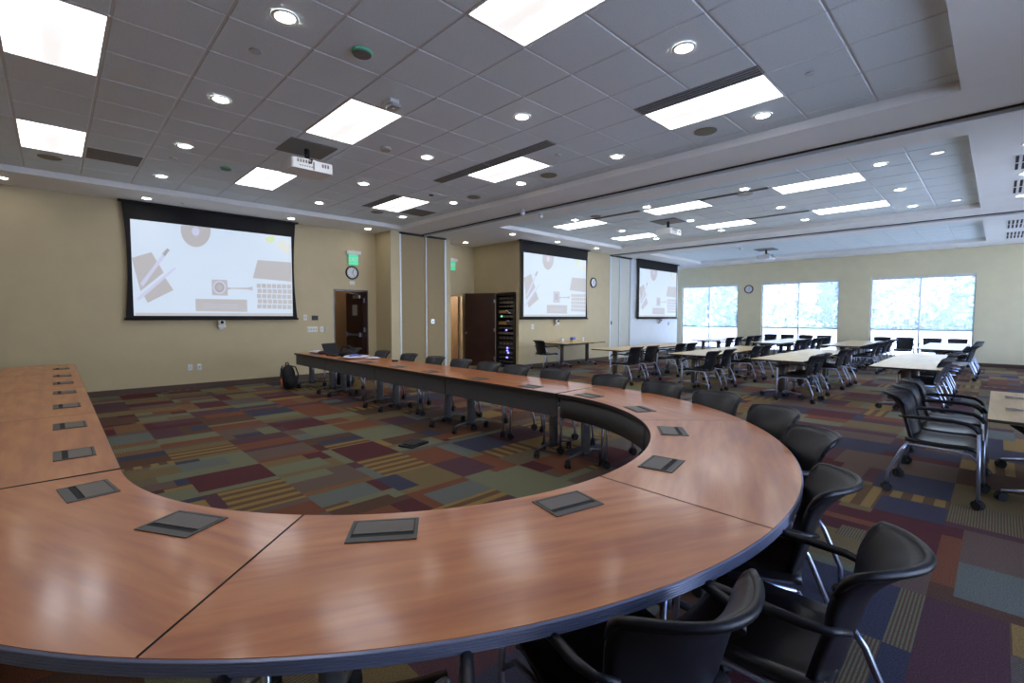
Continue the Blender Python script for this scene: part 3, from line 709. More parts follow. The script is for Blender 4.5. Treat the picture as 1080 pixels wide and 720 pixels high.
def plate(x, y, z, w, hh, mat, name, label, cat, n=1):
    t = thing(name, label, cat, (x, y, z), 0)
    m = MB(); m.box(0, .014, -w/2, w/2, -hh/2, hh/2); m.build('plate', mat, t, bevel=.003)
    if n:
        m = MB()
        for k in range(n):
            yy = -w/2 + w*(k+.5)/n; m.box(.0145, .022, yy-.012, yy+.012, -.022, .022)
        m.build('toggle', M['offwhite'] if mat != M['black'] else M['darksteel'], t)
plate(XW, 1.98, .44, .08, .125, M['alu'], 'wall_outlet', 'left steel wall outlet low on the tan wall', 'outlet')
plate(XW, 2.14, .44, .08, .125, M['alu'], 'wall_outlet', 'right steel wall outlet low on the tan wall', 'outlet')
plate(XW, 4.305, 1.465, .08, .13, M['white'], 'wall_control', 'small upright white wall control left of the black touch panel', 'switch')
plate(XW, 4.535, 1.455, .15, .11, M['black'], 'touch_panel', 'small black touch panel on the tan wall by the door', 'control panel', 0)
plate(XW, 4.47, 1.18, .24, .13, M['white'], 'light_switch_bank', 'wide white bank of light switches under the black panel', 'switch', 4)
plate(XW, 4.69, 1.18, .09, .13, M['white'], 'light_switch', 'single white light switch right of the switch bank', 'switch')
plate(XW, 4.81, 1.18, .08, .10, M['offwhite'], 'thermostat', 'small cream thermostat nearest the open dark door', 'switch', 0)
plate(XW, 5.49, 2.34, .14, .09, M['white'], 'wall_notice', 'small white plate between the clock and the open door', 'sign', 0)
plate(X2, 10.06, 1.2, .11, .14, M['white'], 'light_switch', 'white wall switch under the left end of the middle screen', 'switch')
plate(X2, 18.24, 1.22, .11, .14, M['offwhite'], 'light_switch', 'wall switch under the right end of the farthest screen', 'switch')
def text_mesh(txt, size, depth):
    cu = bpy.data.curves.new('t', 'FONT'); cu.body = txt; cu.size = size; cu.extrude = depth; cu.align_x = 'CENTER'; cu.align_y = 'CENTER'
    o = bpy.data.objects.new('t', cu); COL.objects.link(o); bpy.context.view_layer.update()
    me = bpy.data.meshes.new_from_object(o.evaluated_get(bpy.context.evaluated_depsgraph_get()))
    bpy.data.objects.remove(o); return me
def exit_sign(loc, label, box=True):
    t = thing('exit_sign', label, 'exit sign', loc, 0, 'green exit signs')
    m = MB(); m.rbox(0, .08, -.19, .19, .0, .085, .02); m.box(0, .05, -.05, .05, .085, .10); m.build('housing', M['white'], t)
    m = MB(); m.box(.03, .04, -.125, .125, -.26, 0); m.build('panel', M['green'], t)
    me = text_mesh('EXIT', .13, .0015); me.transform(Matrix.Translation((.0425, 0, -.13)) @ Matrix.Rotation(R(90), 4, 'Z') @ Matrix.Rotation(R(90), 4, 'X')); me.materials.append(M['exitletter'])
    o = bpy.data.objects.new('lettering', me); COL.objects.link(o); o.parent = t
    return t
ex = exit_sign((XW, 5.52, 3.06), 'green EXIT sign above the clock and open dark door')
dup(ex, (XW, 8.62, 3.14), 0, 'green EXIT sign half hidden behind the folded partition pier')

# rack closet : opened brown door leaf and the equipment rack
t = thing('closet_door', 'dark red brown door leaf standing open left of the equipment rack', 'door', (NX0-.02, RY-.03, 0), R(208))
m = MB(); m.box(0, .96, 0, .045, .012, NH-.01); m.build('leaf', M['darkdoor'], t)
m = MB(); m.tube([(.90, .045, 1.0), (.90, .09, 1.0)], .012); m.tube([(.90, .09, 1.0), (.90, .12, 1.0)], .028, 12); m.build('knob', M['steel'], t)
for z in (.2, 1.05, 1.9):
    m = MB(); m.box(-.01, .03, .04, .05, z, z+.1); m.build('hinge', M['steel'], t)
t = thing('equipment_rack', 'tall black equipment rack with blue lights and open shelves of audio gear', 'rack', ((NX0+NX1)/2, RY-.04, 0))
w = .40
m = MB(); m.box(-w, -w+.05, 0, .6, .01, 2.16); m.box(w-.05, w, 0, .6, .01, 2.16); m.box(-w+.05, w-.05, 0, .6, 2.11, 2.16); m.box(-w+.05, w-.05, 0, .6, .01, .10); m.box(-w+.05, w-.05, .58, .6, .10, 2.11); m.build('cabinet', M['black'], t)
zs = [(.14,.22,'black'),(.26,.34,'matblack'),(.37,.52,'black'),(.56,.60,'darksteel'),(.63,.78,'matblack'),(.82,.92,'black'),(.98,1.04,'darksteel'),(1.12,1.20,'matblack'),(1.24,1.38,'brass'),(1.46,1.54,'black'),(1.58,1.70,'brass'),(1.76,1.82,'matblack'),(1.86,1.95,'black'),(1.98,2.07,'black')]
for a, b, k in zs:
    m = MB(); m.box(-w+.055, w-.055, .05, .45, a, b); g = m.build('rack_unit', M[k] if k != 'brass' else M['black'], t)
    mm = MB()
    if k == 'brass': mm.box(-.30, .02, .03, .0495, a+.02, b-.03); g2 = mm.build('module', M['brass'], g)
    else:
        for q in range(4): mm.box(-.28+.15*q, -.18+.15*q, .046, .0495, a+(b-a)*.35, a+(b-a)*.65)
        mm.build('display', M['darksteel'], g)
for y_, z, mt in ((.06, .22+.28, 'led_blue'), (.06, .58, 'led_blue'), (.10, .44, 'led_blue'), (.05, .30, 'led_blue'), (.02, 1.10, 'led_blue'), (-.18, 1.50, 'led_green')):
    m = MB(); m.box(y_-.03, y_+.03, .03, .044, z-.02, z+.025); m.build('indicator_light', M[mt], t)
m = MB(); m.tube([(.02, .02, 1.68), (.10, .0, 1.66), (.20, -.02, 1.60), (.24, .0, 1.59)], .014, 8); m.tube([(.05, .03, 1.38), (.18, .0, 1.37)], .01); m.build('cable', M['white'], t)

# ------------------------------------------------------------------ casters, legs
def caster_mb(x, y, r=.034, yaw=0):
    m = MB()
    for s_ in (-1, 1):
        n = 14; 
        vs = []
        for yy in (s_*.008, s_*.026):
            vs += [(r*math.cos(2*PI*i/n), yy, r + r*math.sin(2*PI*i/n)) for i in range(n)]
        m.add(vs, [tuple(range(n)), tuple(range(2*n-1, n-1, -1))] + [(i, (i+1) % n, n+(i+1) % n, n+i) for i in range(n)])
    m.box(-.018, .018, -.008, .008, r*.8, r*2+.012)
    n = 10; vs = [( (r+.006)*math.cos(PI*i/n), -.022, r+(r+.006)*math.sin(PI*i/n)) for i in range(n+1)] + [((r+.006)*math.cos(PI*i/n), .022, r+(r+.006)*math.sin(PI*i/n)) for i in range(n+1)]
    m.add(vs, [(i, i+1, n+2+i, n+1+i) for i in range(n)])
    m.xf(Matrix.Translation((x, y, 0)) @ Matrix.Rotation(yaw, 4, 'Z'))
    return m

# ------------------------------------------------------------------ chair
def make_chair():
    t = thing('nesting_chair', '', 'chair')
    # seat cushion: rounded waterfall pad
    def seat(u, v):
        x = -.215 + .455*u; y = (v-.5)*2
        w = .225 + .015*math.sin(PI*u)
        z = .455 - .012*math.cos(PI*(u-.45)) - .035*max(0, (u-.8)/.2)**2 + .014*abs(y)**3 - .010*(1-y*y)
        return (x, y*w, z), (0, 0, 1)
    m = MB(); m.grid(seat, 12, 8, .036); m.build('seat', M['blackseat'], t)
    def back(u, v):
        y = (u-.5)*2
        hw = .206 + .018*v - .03*(1-min(1, v/.15))**2
        zz = .43 + .398*v
        x = -.205 - .11*v - .03*math.sin(PI*v)*-1*.2
        x -= .085*max(0, (v-.60)/.40)**2
        x += (.045 + .085*max(0, (v-.5)/.5)**1.6)*y*y
        if v > .85: zz -= .010*((v-.85)/.15)*abs(y)**6
        e = 1e-3
        n = Vector((1, -(.045 + .085*max(0, (v-.5)/.5)**1.6)*2*y/hw*.9, .25 + .75*max(0, (v-.60)/.40)))
        return (x, y*hw, zz), n
    m = MB(); m.grid(back, 14, 14, .02); bk = m.build('backrest', M['black'], t)
    # rolled top rim
    path = []
    for i in range(15):
        p, n = back(i/14, 1.0); path.append((p[0]-.004, p[1], p[2]))
    p0 = [back(0, .80+.05*k)[0] for k in range(4)]; p1 = [back(1, .95-.05*k)[0] for k in range(4)]
    path = p0 + path + p1
    m = MB(); m.tube(path, [.006, .009, .012] + [.0135]*(len(path)-6) + [.012, .009, .006], 8); m.build('top_rim', M['black'], bk)
    for s_ in (-1, 1):
        # armrest
        m = MB(); m.tube([(-.262, s_*.205, .655), (-.225, s_*.250, .662), (-.17, s_*.27, .668), (-.05, s_*.275, .672), (.08, s_*.275, .672), (.17, s_*.275, .66), (.215, s_*.275, .63), (.235, s_*.275, .595)], [.010, .012, .015, .016, .016, .016, .015, .013], 8)
        m.build('armrest', M['black'], t)
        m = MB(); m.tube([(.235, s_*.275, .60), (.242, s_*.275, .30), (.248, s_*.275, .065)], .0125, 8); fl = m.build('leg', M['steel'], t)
        caster_mb(.248, s_*.275, .034, .5*s_).build('caster', M['matblack'], fl)
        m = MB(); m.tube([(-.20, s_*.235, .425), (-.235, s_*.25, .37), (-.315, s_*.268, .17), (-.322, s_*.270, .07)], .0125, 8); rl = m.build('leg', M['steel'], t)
        caster_mb(-.322, s_*.270, .034, -.4*s_).build('caster', M['matblack'], rl)
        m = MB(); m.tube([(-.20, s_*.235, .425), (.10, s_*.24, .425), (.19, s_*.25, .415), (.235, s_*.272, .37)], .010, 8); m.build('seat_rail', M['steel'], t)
    return t
CH = make_chair(); used = [False]
def chair(x, y, ang, label, group):
    """x, y = middle of the seat; ang = direction the sitter faces (degrees)"""
    if not used[0]:
        used[0] = True; CH.location = (x, y, 0); CH.rotation_euler = (0, 0, R(ang)); CH['label'] = label; CH['group'] = group; return CH
    return dup(CH, (x, y, 0), R(ang), label, group)

# ------------------------------------------------------------------ horseshoe table
CX, CY, RI, RO = -3.04, 1.93, 1.71, 2.49
ZT = .72
EDGE = []
nr = 5
def edge_profile():
    pr = [(0, ZT-.002)]
    z = ZT-.004; hgt = .038
    for k in range(nr):
        a = z - hgt*k/nr; b = z - hgt*(k+1)/nr
        pr += [(.007, a-.0012), (.008, (a+b)/2), (.007, b+.0012), (.0035, b)]
    pr += [(0, z-hgt-.001)]
    return pr
def sweep(path, prof, mi=0):
    """path: list of (point, outward normal)"""
    vs = []; n = len(prof)
    for (p, nn) in path:
        for d, z in prof: vs.append((p[0]+nn[0]*d, p[1]+nn[1]*d, z))
    fs = []
    for i in range(len(path)-1):
        for j in range(n-1): fs.append((i*n+j, (i+1)*n+j, (i+1)*n+j+1, i*n+j+1))
    fs.append(tuple(range(n))); fs.append(tuple((len(path)-1)*n+j for j in range(n))[::-1])
    return vs, fs
def outlet(parent, x, y, rot, flip=1):
    """flush power box; long side along local y of rot, dark slot on the +x side"""
    Q = Matrix.Translation((x, y, 0)) @ Matrix.Rotation(rot, 4, 'Z')
    m = MB(); a, b = .088, .122; f = .012
    for bb in ((-a, a, -b, -b+f), (-a, a, b-f, b), (-a, -a+f, -b+f, b-f), (a-f, a, -b+f, b-f)): m.box(*bb, ZT+.0005, ZT+.004)
    m.box(a-.036, a-f, -b+f, b-f, ZT+.0005, ZT+.0035)
    m.xf(Q); o = m.build('power_box', M['boxframe'], parent)
    m = MB(); m.box(-a+f+.004, a-.062, -b+f+.004, b-f-.004, ZT+.0006, ZT+.0045); m.xf(Q); m.build('lid', M['boxlid'], o)
    m = MB(); m.box(-a+f, a-.036, -b+f, b-f, ZT+.0003, ZT+.0012); m.xf(Q); m.build('slot', M['matblack'], o)
def foot(parent, x, y, ang, L=.58, colm='blueSteel', top=ZT-.04, r=.05, wid=.085):
    """column with arched T foot on casters; ang = direction of the arms"""
    Q = Matrix.Translation((x, y, 0)) @ Matrix.Rotation(ang, 4, 'Z')
    m = MB(); n = 20
    m.prism([(.055*math.cos(2*PI*i/n)*wid/.085, .042*math.sin(2*PI*i/n)) for i in range(n)], .10, top, 0, True)
    m.xf(Q); m.build('column', M[colm], parent)
    m = MB(); m.tube([(-L/2, 0, .085), (-L/4, 0, .115), (0, 0, .125), (L/4, 0, .115), (L/2, 0, .085)], [.012, .017, .024, .017, .012], 8)
    m.tube([(-.06, 0, .11), (.06, 0, .11)], .038, 10)
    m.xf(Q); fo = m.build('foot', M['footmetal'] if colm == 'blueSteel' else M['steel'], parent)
    for s_ in (-1, 1):
        c = caster_mb(s_*L/2, 0, .036, .6); c.xf(Q); c.build('caster', M['matblack'], fo)
GH = 'sections of the horseshoe conference table'
# arc section, local frame: centre of the horseshoe at origin, +x along the middle of the section
def make_arc(label, loc, rot, A2, offs):
    t = thing('horseshoe_table_section', label, 'table', loc, rot, GH)
    n = 28; an = [R(-A2 + 2*A2*i/n) for i in range(n+1)]
    g = R(.06)
    pts = [(RO*math.cos(a), RO*math.sin(a)) for a in an] + [(RI*math.cos(a), RI*math.sin(a)) for a in reversed(an)]
    # local grain runs along y -> rotate mesh data: use separate child orientation
    m = MB(); m.prism(pts, ZT-.035, ZT, 0)
    m.xf(Matrix.Rotation(R(-90), 4, 'Z')); o = m.build('tabletop', M['cherry'], t, rotz=R(90))
    vs, fs = sweep([((RO*math.cos(a), RO*math.sin(a)), (math.cos(a), math.sin(a))) for a in an], edge_profile())
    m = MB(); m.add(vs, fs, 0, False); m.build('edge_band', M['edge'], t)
    vs, fs = sweep([((RI*math.cos(a), RI*math.sin(a)), (-math.cos(a), -math.sin(a))) for a in an], [(0, ZT-.001), (.003, ZT-.003), (.003, ZT-.034), (0, ZT-.036)])
    m = MB(); m.add(vs, fs, 0, False)
    for s_ in (-1, 1):
        a = R(s_*(A2+.05)); c_, q = math.cos(a), math.sin(a); m.add([(RI*c_, RI*q, ZT+.0004), (RO*c_, RO*q, ZT+.0004), (RO*c_, RO*q, ZT-.036), (RI*c_, RI*q, ZT-.036), (RI*c_+s_*q*.006, RI*q-s_*c_*.006, ZT+.0004), (RO*c_+s_*q*.006, RO*q-s_*c_*.006, ZT+.0004)], [(0,1,2,3), (0,1,5,4)])
    m.build('seam_strip', M['seam'], t)
    rp = RI+.03; am = [R(-A2+.25 + 2*(A2-.25)*i/n) for i in range(n+1)]
    vs = []; 
    for r_ in (rp, rp+.016):
        for z in (.475, ZT-.036): vs += [(r_*math.cos(a), r_*math.sin(a), z) for a in am]
    N = n+1; fs = []
    for i in range(n): fs += [(i, i+1, N+i+1, N+i), (2*N+i, 3*N+i, 3*N+i+1, 2*N+i+1), (i, 2*N+i, 2*N+i+1, i+1), (N+i, N+i+1, 3*N+i+1, 3*N+i)]
    fs += [(0, N, 3*N, 2*N), (n, 2*N+n, 3*N+n, N+n)]
    m = MB(); m.add(vs, fs, 0, True); m.build('modesty_panel', M['modesty'], t)
    for a in offs: outlet(t, 1.86*math.cos(R(a)), 1.86*math.sin(R(a)), R(a))
    for a in (-17, 17): foot(t, 1.94*math.cos(R(a)), 1.94*math.sin(R(a)), R(a), L=.52)
    m = MB(); 
    vs = []; 
    pth = [(1.94*math.cos(R(a)), 1.94*math.sin(R(a)), ZT-.06) for a in (-17, -8, 0, 8, 17)]
    m.tube(pth, .022, 8); m.build('support_beam', M['modesty'], t)
    return t
MID = [(-69.25, 22.25), (-24.1, 22.9), (22.4, 23.6), (68.75, 22.75)]
names_arc = ['curved cherry wood table section at lower left, left of the front seam', 'curved cherry wood table section in the front centre, nearest the viewer',
             'curved cherry wood table section at the right bend of the horseshoe', 'curved cherry wood table section where the far wing begins, behind the right bend']
for k in range(4): make_arc(names_arc[k], (CX, CY, 0), R(MID[k][0]), MID[k][1], ((-13.3, 9.4), (-11.8, 11.3), (-11.2, 13), (-9.7, 13.6))[k])
# straight sections, local frame: x along the length, inner (modesty) side at y = 0, outer at y = +W
W = RO-RI
def make_straight(L, label, loc, rot, boxes, mirror, feet=(.25, -.25)):
    t = thing('horseshoe_table_section', label, 'table', loc, rot, GH)
    s_ = -1 if mirror else 1
    ya, yb = (0, W) if not mirror else (-W, 0)
    m = MB(); m.box(.002, L-.002, ya, yb, ZT-.035, ZT); m.build('tabletop', M['cherry'], t)
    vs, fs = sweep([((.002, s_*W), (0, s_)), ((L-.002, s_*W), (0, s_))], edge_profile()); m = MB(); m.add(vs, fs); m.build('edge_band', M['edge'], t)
    m = MB(); m.box(.002, L-.002, -.003 if not mirror else 0, 0 if not mirror else .003, ZT-.036, ZT-.001); m.box(-.003, .002, ya, yb, ZT-.036, ZT+.0004); m.build('seam_strip', M['seam'], t)
    m = MB(); y0 = s_*.03; m.box(.01, L-.01, min(y0, y0+s_*.016), max(y0, y0+s_*.016), .475, ZT-.036); m.build('modesty_panel', M['modesty'], t)
    for bx_ in boxes: outlet(t, bx_, s_*.16, R(90*s_))
    for fx_ in (feet[0], L+feet[1]): foot(t, fx_, s_*.26, R(90), L=.54)
    m = MB(); m.tube([(feet[0], s_*.26, ZT-.06), (L+feet[1], s_*.26, ZT-.06)], .022, 8); m.build('support_beam', M['modesty'], t)
    return t
XS = [-3.108, -5.04, -6.94, -8.84, -10.36]
yl, yr_ = CY-RI, CY+RI
ordn = ['first', 'second', 'third', 'last']
# left wing (outer side is -y) : local x runs towards -X => rotate 180, then +y local = -y world
for k in range(4):
    L = XS[k]-XS[k+1]
    bx_ = {0: (.50, 1.46), 1: (.54, 1.55), 2: (.57, 1.50), 3: (.72,)}[k]
    make_straight(L, 'straight cherry table section of the left wing, %s from the viewer%s' % (ordn[k], '' if k < 3 else ', at the tan wall'), (XS[k], yl, 0), R(180), bx_, False)
for k in range(4):
    L = XS[k]-XS[k+1]
    bx_ = {0: (.50, 1.40), 1: (.50, 1.40), 2: (.50, 1.40), 3: (.80,)}[k]
    make_straight(L, 'straight cherry table section of the far right wing, %s from the bend%s' % (ordn[k], '' if k < 3 else ', carrying the laptop'), (XS[k], yr_, 0), R(180), bx_, True)

# chairs round the horseshoe
GC = 'black chairs around the horseshoe table'
def rad_chair(a, rb, label, turn=0):
    a_ = R(a); f_ = R(a+180+turn)
    chair(CX + rb*math.cos(a_) + .40*math.cos(f_), CY + rb*math.sin(a_) + .40*math.sin(f_), a+180+turn, label, GC)
rad_chair(-36, 2.87, 'black chair at the bottom edge, mostly hidden under the front of the curved table')
rad_chair(-18.1, 2.80, 'black chair at the bottom centre right with its rounded back towards the viewer')
rad_chair(-4.3, 2.94, 'black chair nearest the bottom right corner, with a flared shiny back rim', 5)
rad_chair(8.5, 2.70, 'black chair at the right bend seen from the side, behind the nearest one', 5)
rad_chair(28.3, 2.72, 'black chair fourth around the curve from the bottom edge', 12)
rad_chair(43.5, 2.76, 'black chair fifth around the curve of the horseshoe from the bottom edge', 12)
rad_chair(59, 2.70, 'black chair sixth around the curve of the horseshoe from the bottom edge', 16)
rad_chair(74, 2.66, 'black chair seventh around the curve of the horseshoe from the bottom edge', 10)
rad_chair(89, 2.64, 'black chair eighth around the curve, where the straight far wing starts')
wing = [(-3.82, 'first'), (-4.50, 'second'), (-5.07, 'third'), (-5.72, 'fourth'), (-6.40, 'fifth'), (-7.20, 'sixth'), (-8.14, 'seventh'), (-9.32, 'eighth and last')]
for x, o_ in wing:
    chair(x, 4.20, -90, 'black chair tucked behind the straight far wing, %s from the bend' % o_, GC)

# ------------------------------------------------------------------ training tables
def make_training(L, W_, label, loc, rot=0):
    t = thing('training_table', label, 'table', loc, rot, 'folding training tables')
    m = MB(); m.rbox(-W_/2, W_/2, -L/2, L/2, ZT-.027, ZT, .02); m.xf(Matrix.Rotation(R(-90), 4, 'Z')); m.build('tabletop', M['maple'], t, rotz=R(90))
    m = MB(); n = 4
    m.rbox(-W_/2-.003, W_/2+.003, -L/2-.003, L/2+.003, ZT-.025, ZT-.003, .022); m.build('edge_band', M['seam'], t)
    for s_ in (-1, 1): foot(t, 0, s_*(L/2-.38), 0, L=.66, colm='darksteel', top=ZT-.06, wid=.10)
    m = MB(); m.tube([(0, -L/2+.38, ZT-.07), (0, L/2-.38, ZT-.07)], .024, 8)
    for s_ in (-1, 1): m.box(-.22, .22, s_*(L/2-.38)-.04, s_*(L/2-.38)+.04, ZT-.06, ZT-.028)
    m.build('support_beam', M['darksteel'], t)
    for s_ in (-1, 1):
        m = MB(); m.box(-.30, -.20, s_*(L/2-.38)-.02, s_*(L/2-.38)+.02, ZT-.045, ZT-.0275); m.build('flip_latch', M['matblack'], t)
    return t
rows = [(-6.45, 'left'), (-4.47, 'second'), (-2.79, 'third'), (-1.0, 'right')]
TL_, TW = 1.99, .86
tb0 = None
GT = 'black chairs at the training tables'
for ri, (cx, rn) in enumerate(rows):
    for k in range(2):
        cy = 9.36 + TL_/2 + k*(TL_+.02)
        lab = 'maple training table in the middle room, %s row from left, %s of two' % (('first', 'second', 'third', 'fourth')[ri], ('near one', 'far one')[k])
        if tb0 is None: tb0 = make_training(TL_, TW, lab, (cx, cy, 0))
        else: dup(tb0, (cx, cy, 0), 0, lab)
rows3 = [(-6.92, 16.55), (-4.90, 16.35), (-3.0, 16.35), (-1.01, 16.5)]
for ri, (cx, y0) in enumerate(rows3):
    y0 = 15.35
    for k in range(2):
        cy = y0 + TL_/2 + k*(TL_+.02)
        dup(tb0, (cx, cy, 0), 0, 'training table in the farthest room, %s row from left, %s of two' % (('first', 'second', 'third', 'fourth')[ri], ('near one', 'far one')[k]))
cy2 = [[9.12, 9.80, 11.20, 11.85], [9.18, 9.93, 11.62, 12.3], [9.45, 10.04, 11.70, 12.45], [9.86, 10.45, 11.5, 12.3]]
cxb = [-5.47, -3.80, -2.15, -.50]
seq = ['nearest', 'second nearest', 'third nearest', 'farthest']
for ri in range(4):
    for k in range(4):
        chair(cxb[ri]-.36, cy2[ri][k]+.15, 180+random.uniform(-3, 3), 'black chair in the middle room, %s table row from left, %s of four' % (('first', 'second', 'third', 'fourth')[ri], seq[k]), GT)
cx3 = [-5.95, -3.98, -2.15, -.30]
for ri in range(4):
    for k in range(4):
        chair(cx3[ri]-.36, 15.75+.72*k+(.35 if k > 1 else 0), 180+random.uniform(-3, 3), 'black chair in the farthest room, %s table row from left, %s of four' % (('first', 'second', 'third', 'fourth')[ri], seq[k]), GT)
for k, x in enumerate((-6.17, -5.59, -4.97, -4.39, -2.71, -2.12, -1.45, -.86)):
    chair(x, 19.80, -90, 'black chair with its back against the %s window, %s from the left' % (('middle', 'right')[k//4], ('first', 'second', 'third', 'fourth')[k % 4]), 'black chairs lined up at the windows')
# wall table beside the middle screen
dup(tb0, (X2+.48, 11.45, 0), 0, 'maple table standing against the wall under the middle screen')
chair(X2+.62, 9.98, 80, 'black chair at the left end of the wall table by the equipment rack', 'chair by the rack')
# near right table with its three chairs
tr = dup(tb0, (.40, 6.14, 0), 0, 'tan maple table cut off by the right edge of the picture, nearest training table')
for k, y in enumerate((5.40, 5.97, 6.54)):
    chair(-.295, y+.27-.27, 0+(-2, 2, 3)[k], 'black armchair in profile facing the cut-off tan table at right, %s of three' % ('nearest', 'middle', 'farthest')[k], 'three chairs in line at the right table')
for k, y in enumerate((5.76, 6.62)):
    t = thing('desktop_rail', 'flat steel bar lying on the tan table at the right edge, %s one' % ('nearer', 'farther')[k], 'rail', (.28, y, ZT), 0, 'steel bars on the right table')
    m = MB(); m.rbox(-.20, .40, -.018, .018, .006, .016, .006); m.build('bar', M['steel'], t)
    m = MB(); m.rbox(-.21, -.15, -.024, .024, .0, .022, .008); m.rbox(.12, .17, -.024, .024, 0, .022, .008); m.build('clamp', M['alu'], t)
t = thing('cable_tray', 'black tangle of cables hanging under the tan table at the right edge', 'cables', (.40, 5.75, 0))
for q in range(4):
    m = MB(); random.seed(q+3)
    pts = [(-.28+.15*i+random.uniform(-.03, .03), random.uniform(-.10, .12), .62-.10*math.sin(PI*i/4.)*(1+.5*q)+random.uniform(-.03, .03)) for i in range(5)]
    m.tube(pts, .009+.003*q, 6); m.build('cable', M['matblack'], t)

# ------------------------------------------------------------------ small things on and by the tables
t = thing('tissue_box', 'small blue and yellow box on the wall table', 'box', (X2+.42, 11.42, ZT), .2)
m = MB(); m.box(-.05, .05, -.09, .09, 0, .06); m.build('lower_part', M['yellow'], t); m = MB(); m.box(-.05, .05, -.09, .09, .06, .15); m.build('upper_part', M['bagblue'], t)
for k, (x, y, l) in enumerate(((X2+.48, 10.85, 'left of the blue and yellow box'), (X2+.36, 12.0, 'right of the blue and yellow box'))):
    m = MB(); m.tube([(0, 0, 0), (0, 0, .02), (0, 0, .13), (0, 0, .132)], [.03, .034, .042, .036], 16)
    tag(m.build('paper_cup', M['bagwhite'], loc=(x, y, ZT)), 'small white cup on the wall table, ' + l, 'cup', 'cups on the wall table')
# laptop with the lid open, seen from behind
t = thing('laptop', 'open black laptop near the end of the far wing', 'laptop', (-9.10, 4.02, ZT), R(200))
m = MB(); m.rbox(-.12, .12, -.18, .18, 0, .02, .015); m.build('base', M['black'], t)
m = MB(); m.rbox(-.12, .12, -.18, .18, 0, .012, .012); m.xf(Matrix.Translation((.13, 0, .02)) @ Matrix.Rotation(R(-62), 4, 'Y') @ Matrix.Translation((.12, 0, 0))); m.build('lid', M['black'], t)
m = MB(); m.box(-.10, .04, -.16, .16, .0205, .022); m.build('keyboard', M['matblack'], t)
t = thing('camera_bag', 'small black bag on the far wing, right of the laptop', 'bag', (-8.66, 4.0, ZT))
def blob(r, seed, amp=.15, n=14, zs=1.):
    random.seed(seed); ph = [random.uniform(0, 6) for _ in range(4)]
    def f(u, v):
        a, b = 2*PI*u, PI*v
        k = 1 + amp*math.sin(3*a+ph[0])*math.sin(b*2+ph[1]) + amp*.6*math.sin(5*a+ph[2])*math.sin(3*b+ph[3])
        return Vector((r[0]*k*math.sin(b)*math.cos(a), r[1]*k*math.sin(b)*math.sin(a), max(-r[2], r[2]*k*math.cos(b)*-1) + r[2]))
    vs = []; fs = []
    for i in range(n):
        for j in range(n+1): vs.append(f(i/n, j/n))
    for i in range(n):
        for j in range(n): fs.append((i*(n+1)+j, ((i+1) % n)*(n+1)+j, ((i+1) % n)*(n+1)+j+1, i*(n+1)+j+1))
    m = MB(); m.add(vs, fs, 0, True); return m
blob((.10, .14, .07), 2).build('body', M['cloth_black'], t)
m = MB(); m.tube([(0, -.12, .10), (.02, -.08, .20), (.02, .06, .21), (0, .12, .10)], .012, 6); m.build('handle', M['cloth_black'], t)
t = thing('plastic_bag', 'white and blue plastic bag lying on the far wing', 'bag', (-8.22, 3.95, ZT)); blob((.16, .22, .035), 5, .2).build('body', M['bagwhite'], t)
m2 = blob((.09, .12, .02), 6, .2); m2.xf(Matrix.Translation((.05, -.02, .042))); m2.build('print', M['bagblue'], t)
tag(blob((.10, .12, .02), 9, .2).build('paper', M['bagwhite'], loc=(-7.93, 4.16, ZT)), 'crumpled white paper right of the plastic bag', 'paper')
tag(blob((.11, .13, .03), 8, .2).build('cloth', M['bagwhite'], loc=(-9.98, 3.95, ZT)), 'small white cloth at the very end of the far wing', 'cloth')
tag(blob((.08, .12, .035), 7, .2).build('pouch', M['purple'], loc=(-9.66, 3.98, ZT)), 'small dark purple pouch between the white cloth and the laptop', 'pouch')
m = MB(); m.rbox(-.03, .03, -.05, .05, 0, .022, .012); tag(m.build('computer_mouse', M['matblack'], loc=(-7.25, 4.22, ZT)), 'small black object on the far wing right of the white paper', 'remote')
# backpack on the floor
t = thing('backpack', 'black backpack standing on the carpet at the end of the far wing', 'backpack', (-10.12, 3.42, 0), R(20))
b = blob((.13, .155, .25), 12, .06); b.build('body', M['cloth_black'], t)
b = blob((.08, .12, .13), 14, .05); b.xf(Matrix.Translation((.13, 0, .03))); b.build('front_pocket', M['cloth_black'], t)
for s_ in (-1, 1):
    m = MB(); m.tube([(-.06, s_*.07, .48), (.02, s_*.17, .44), (.05, s_*.21, .28), (.02, s_*.17, .08)], .016, 6); m.build('strap', M['cloth_black'], t)
m = MB(); m.tube([(-.02, -.04, .49), (-.02, -.02, .55), (-.02, .02, .55), (-.02, .04, .49)], .012, 6); m.build('handle', M['cloth_black'], t)
m = MB(); m.tube([(.05, -.19, .05), (.06, -.2, .16), (.03, -.195, .28)], .02, 6); m.build('orange_trim', M['orange'], t)
t = thing('duffel_bag', 'dark bag on the floor under the far end of the far wing', 'bag', (-9.75, 4.45, 0)); blob((.28, .2, .16), 15, .08).build('body', M['cloth_black'], t)
m = MB(); m.tube([(-.1, 0, .30), (-.05, 0, .37), (.05, 0, .37), (.1, 0, .30)], .012, 6); m.build('handle', M['cloth_black'], t)
m = MB(); m.rbox(-.11, .11, -.16, .16, 0, .02, .03); m.rbox(-.07, .09, -.12, .12, .02, .03, .03); tag(m.build('flat_base', M['black'], loc=(-4.72, 2.98, 0), rotz=.3), 'flat black base on the carpet inside the horseshoe', 'floor box')  # flat black base of an unidentified piece of equipment

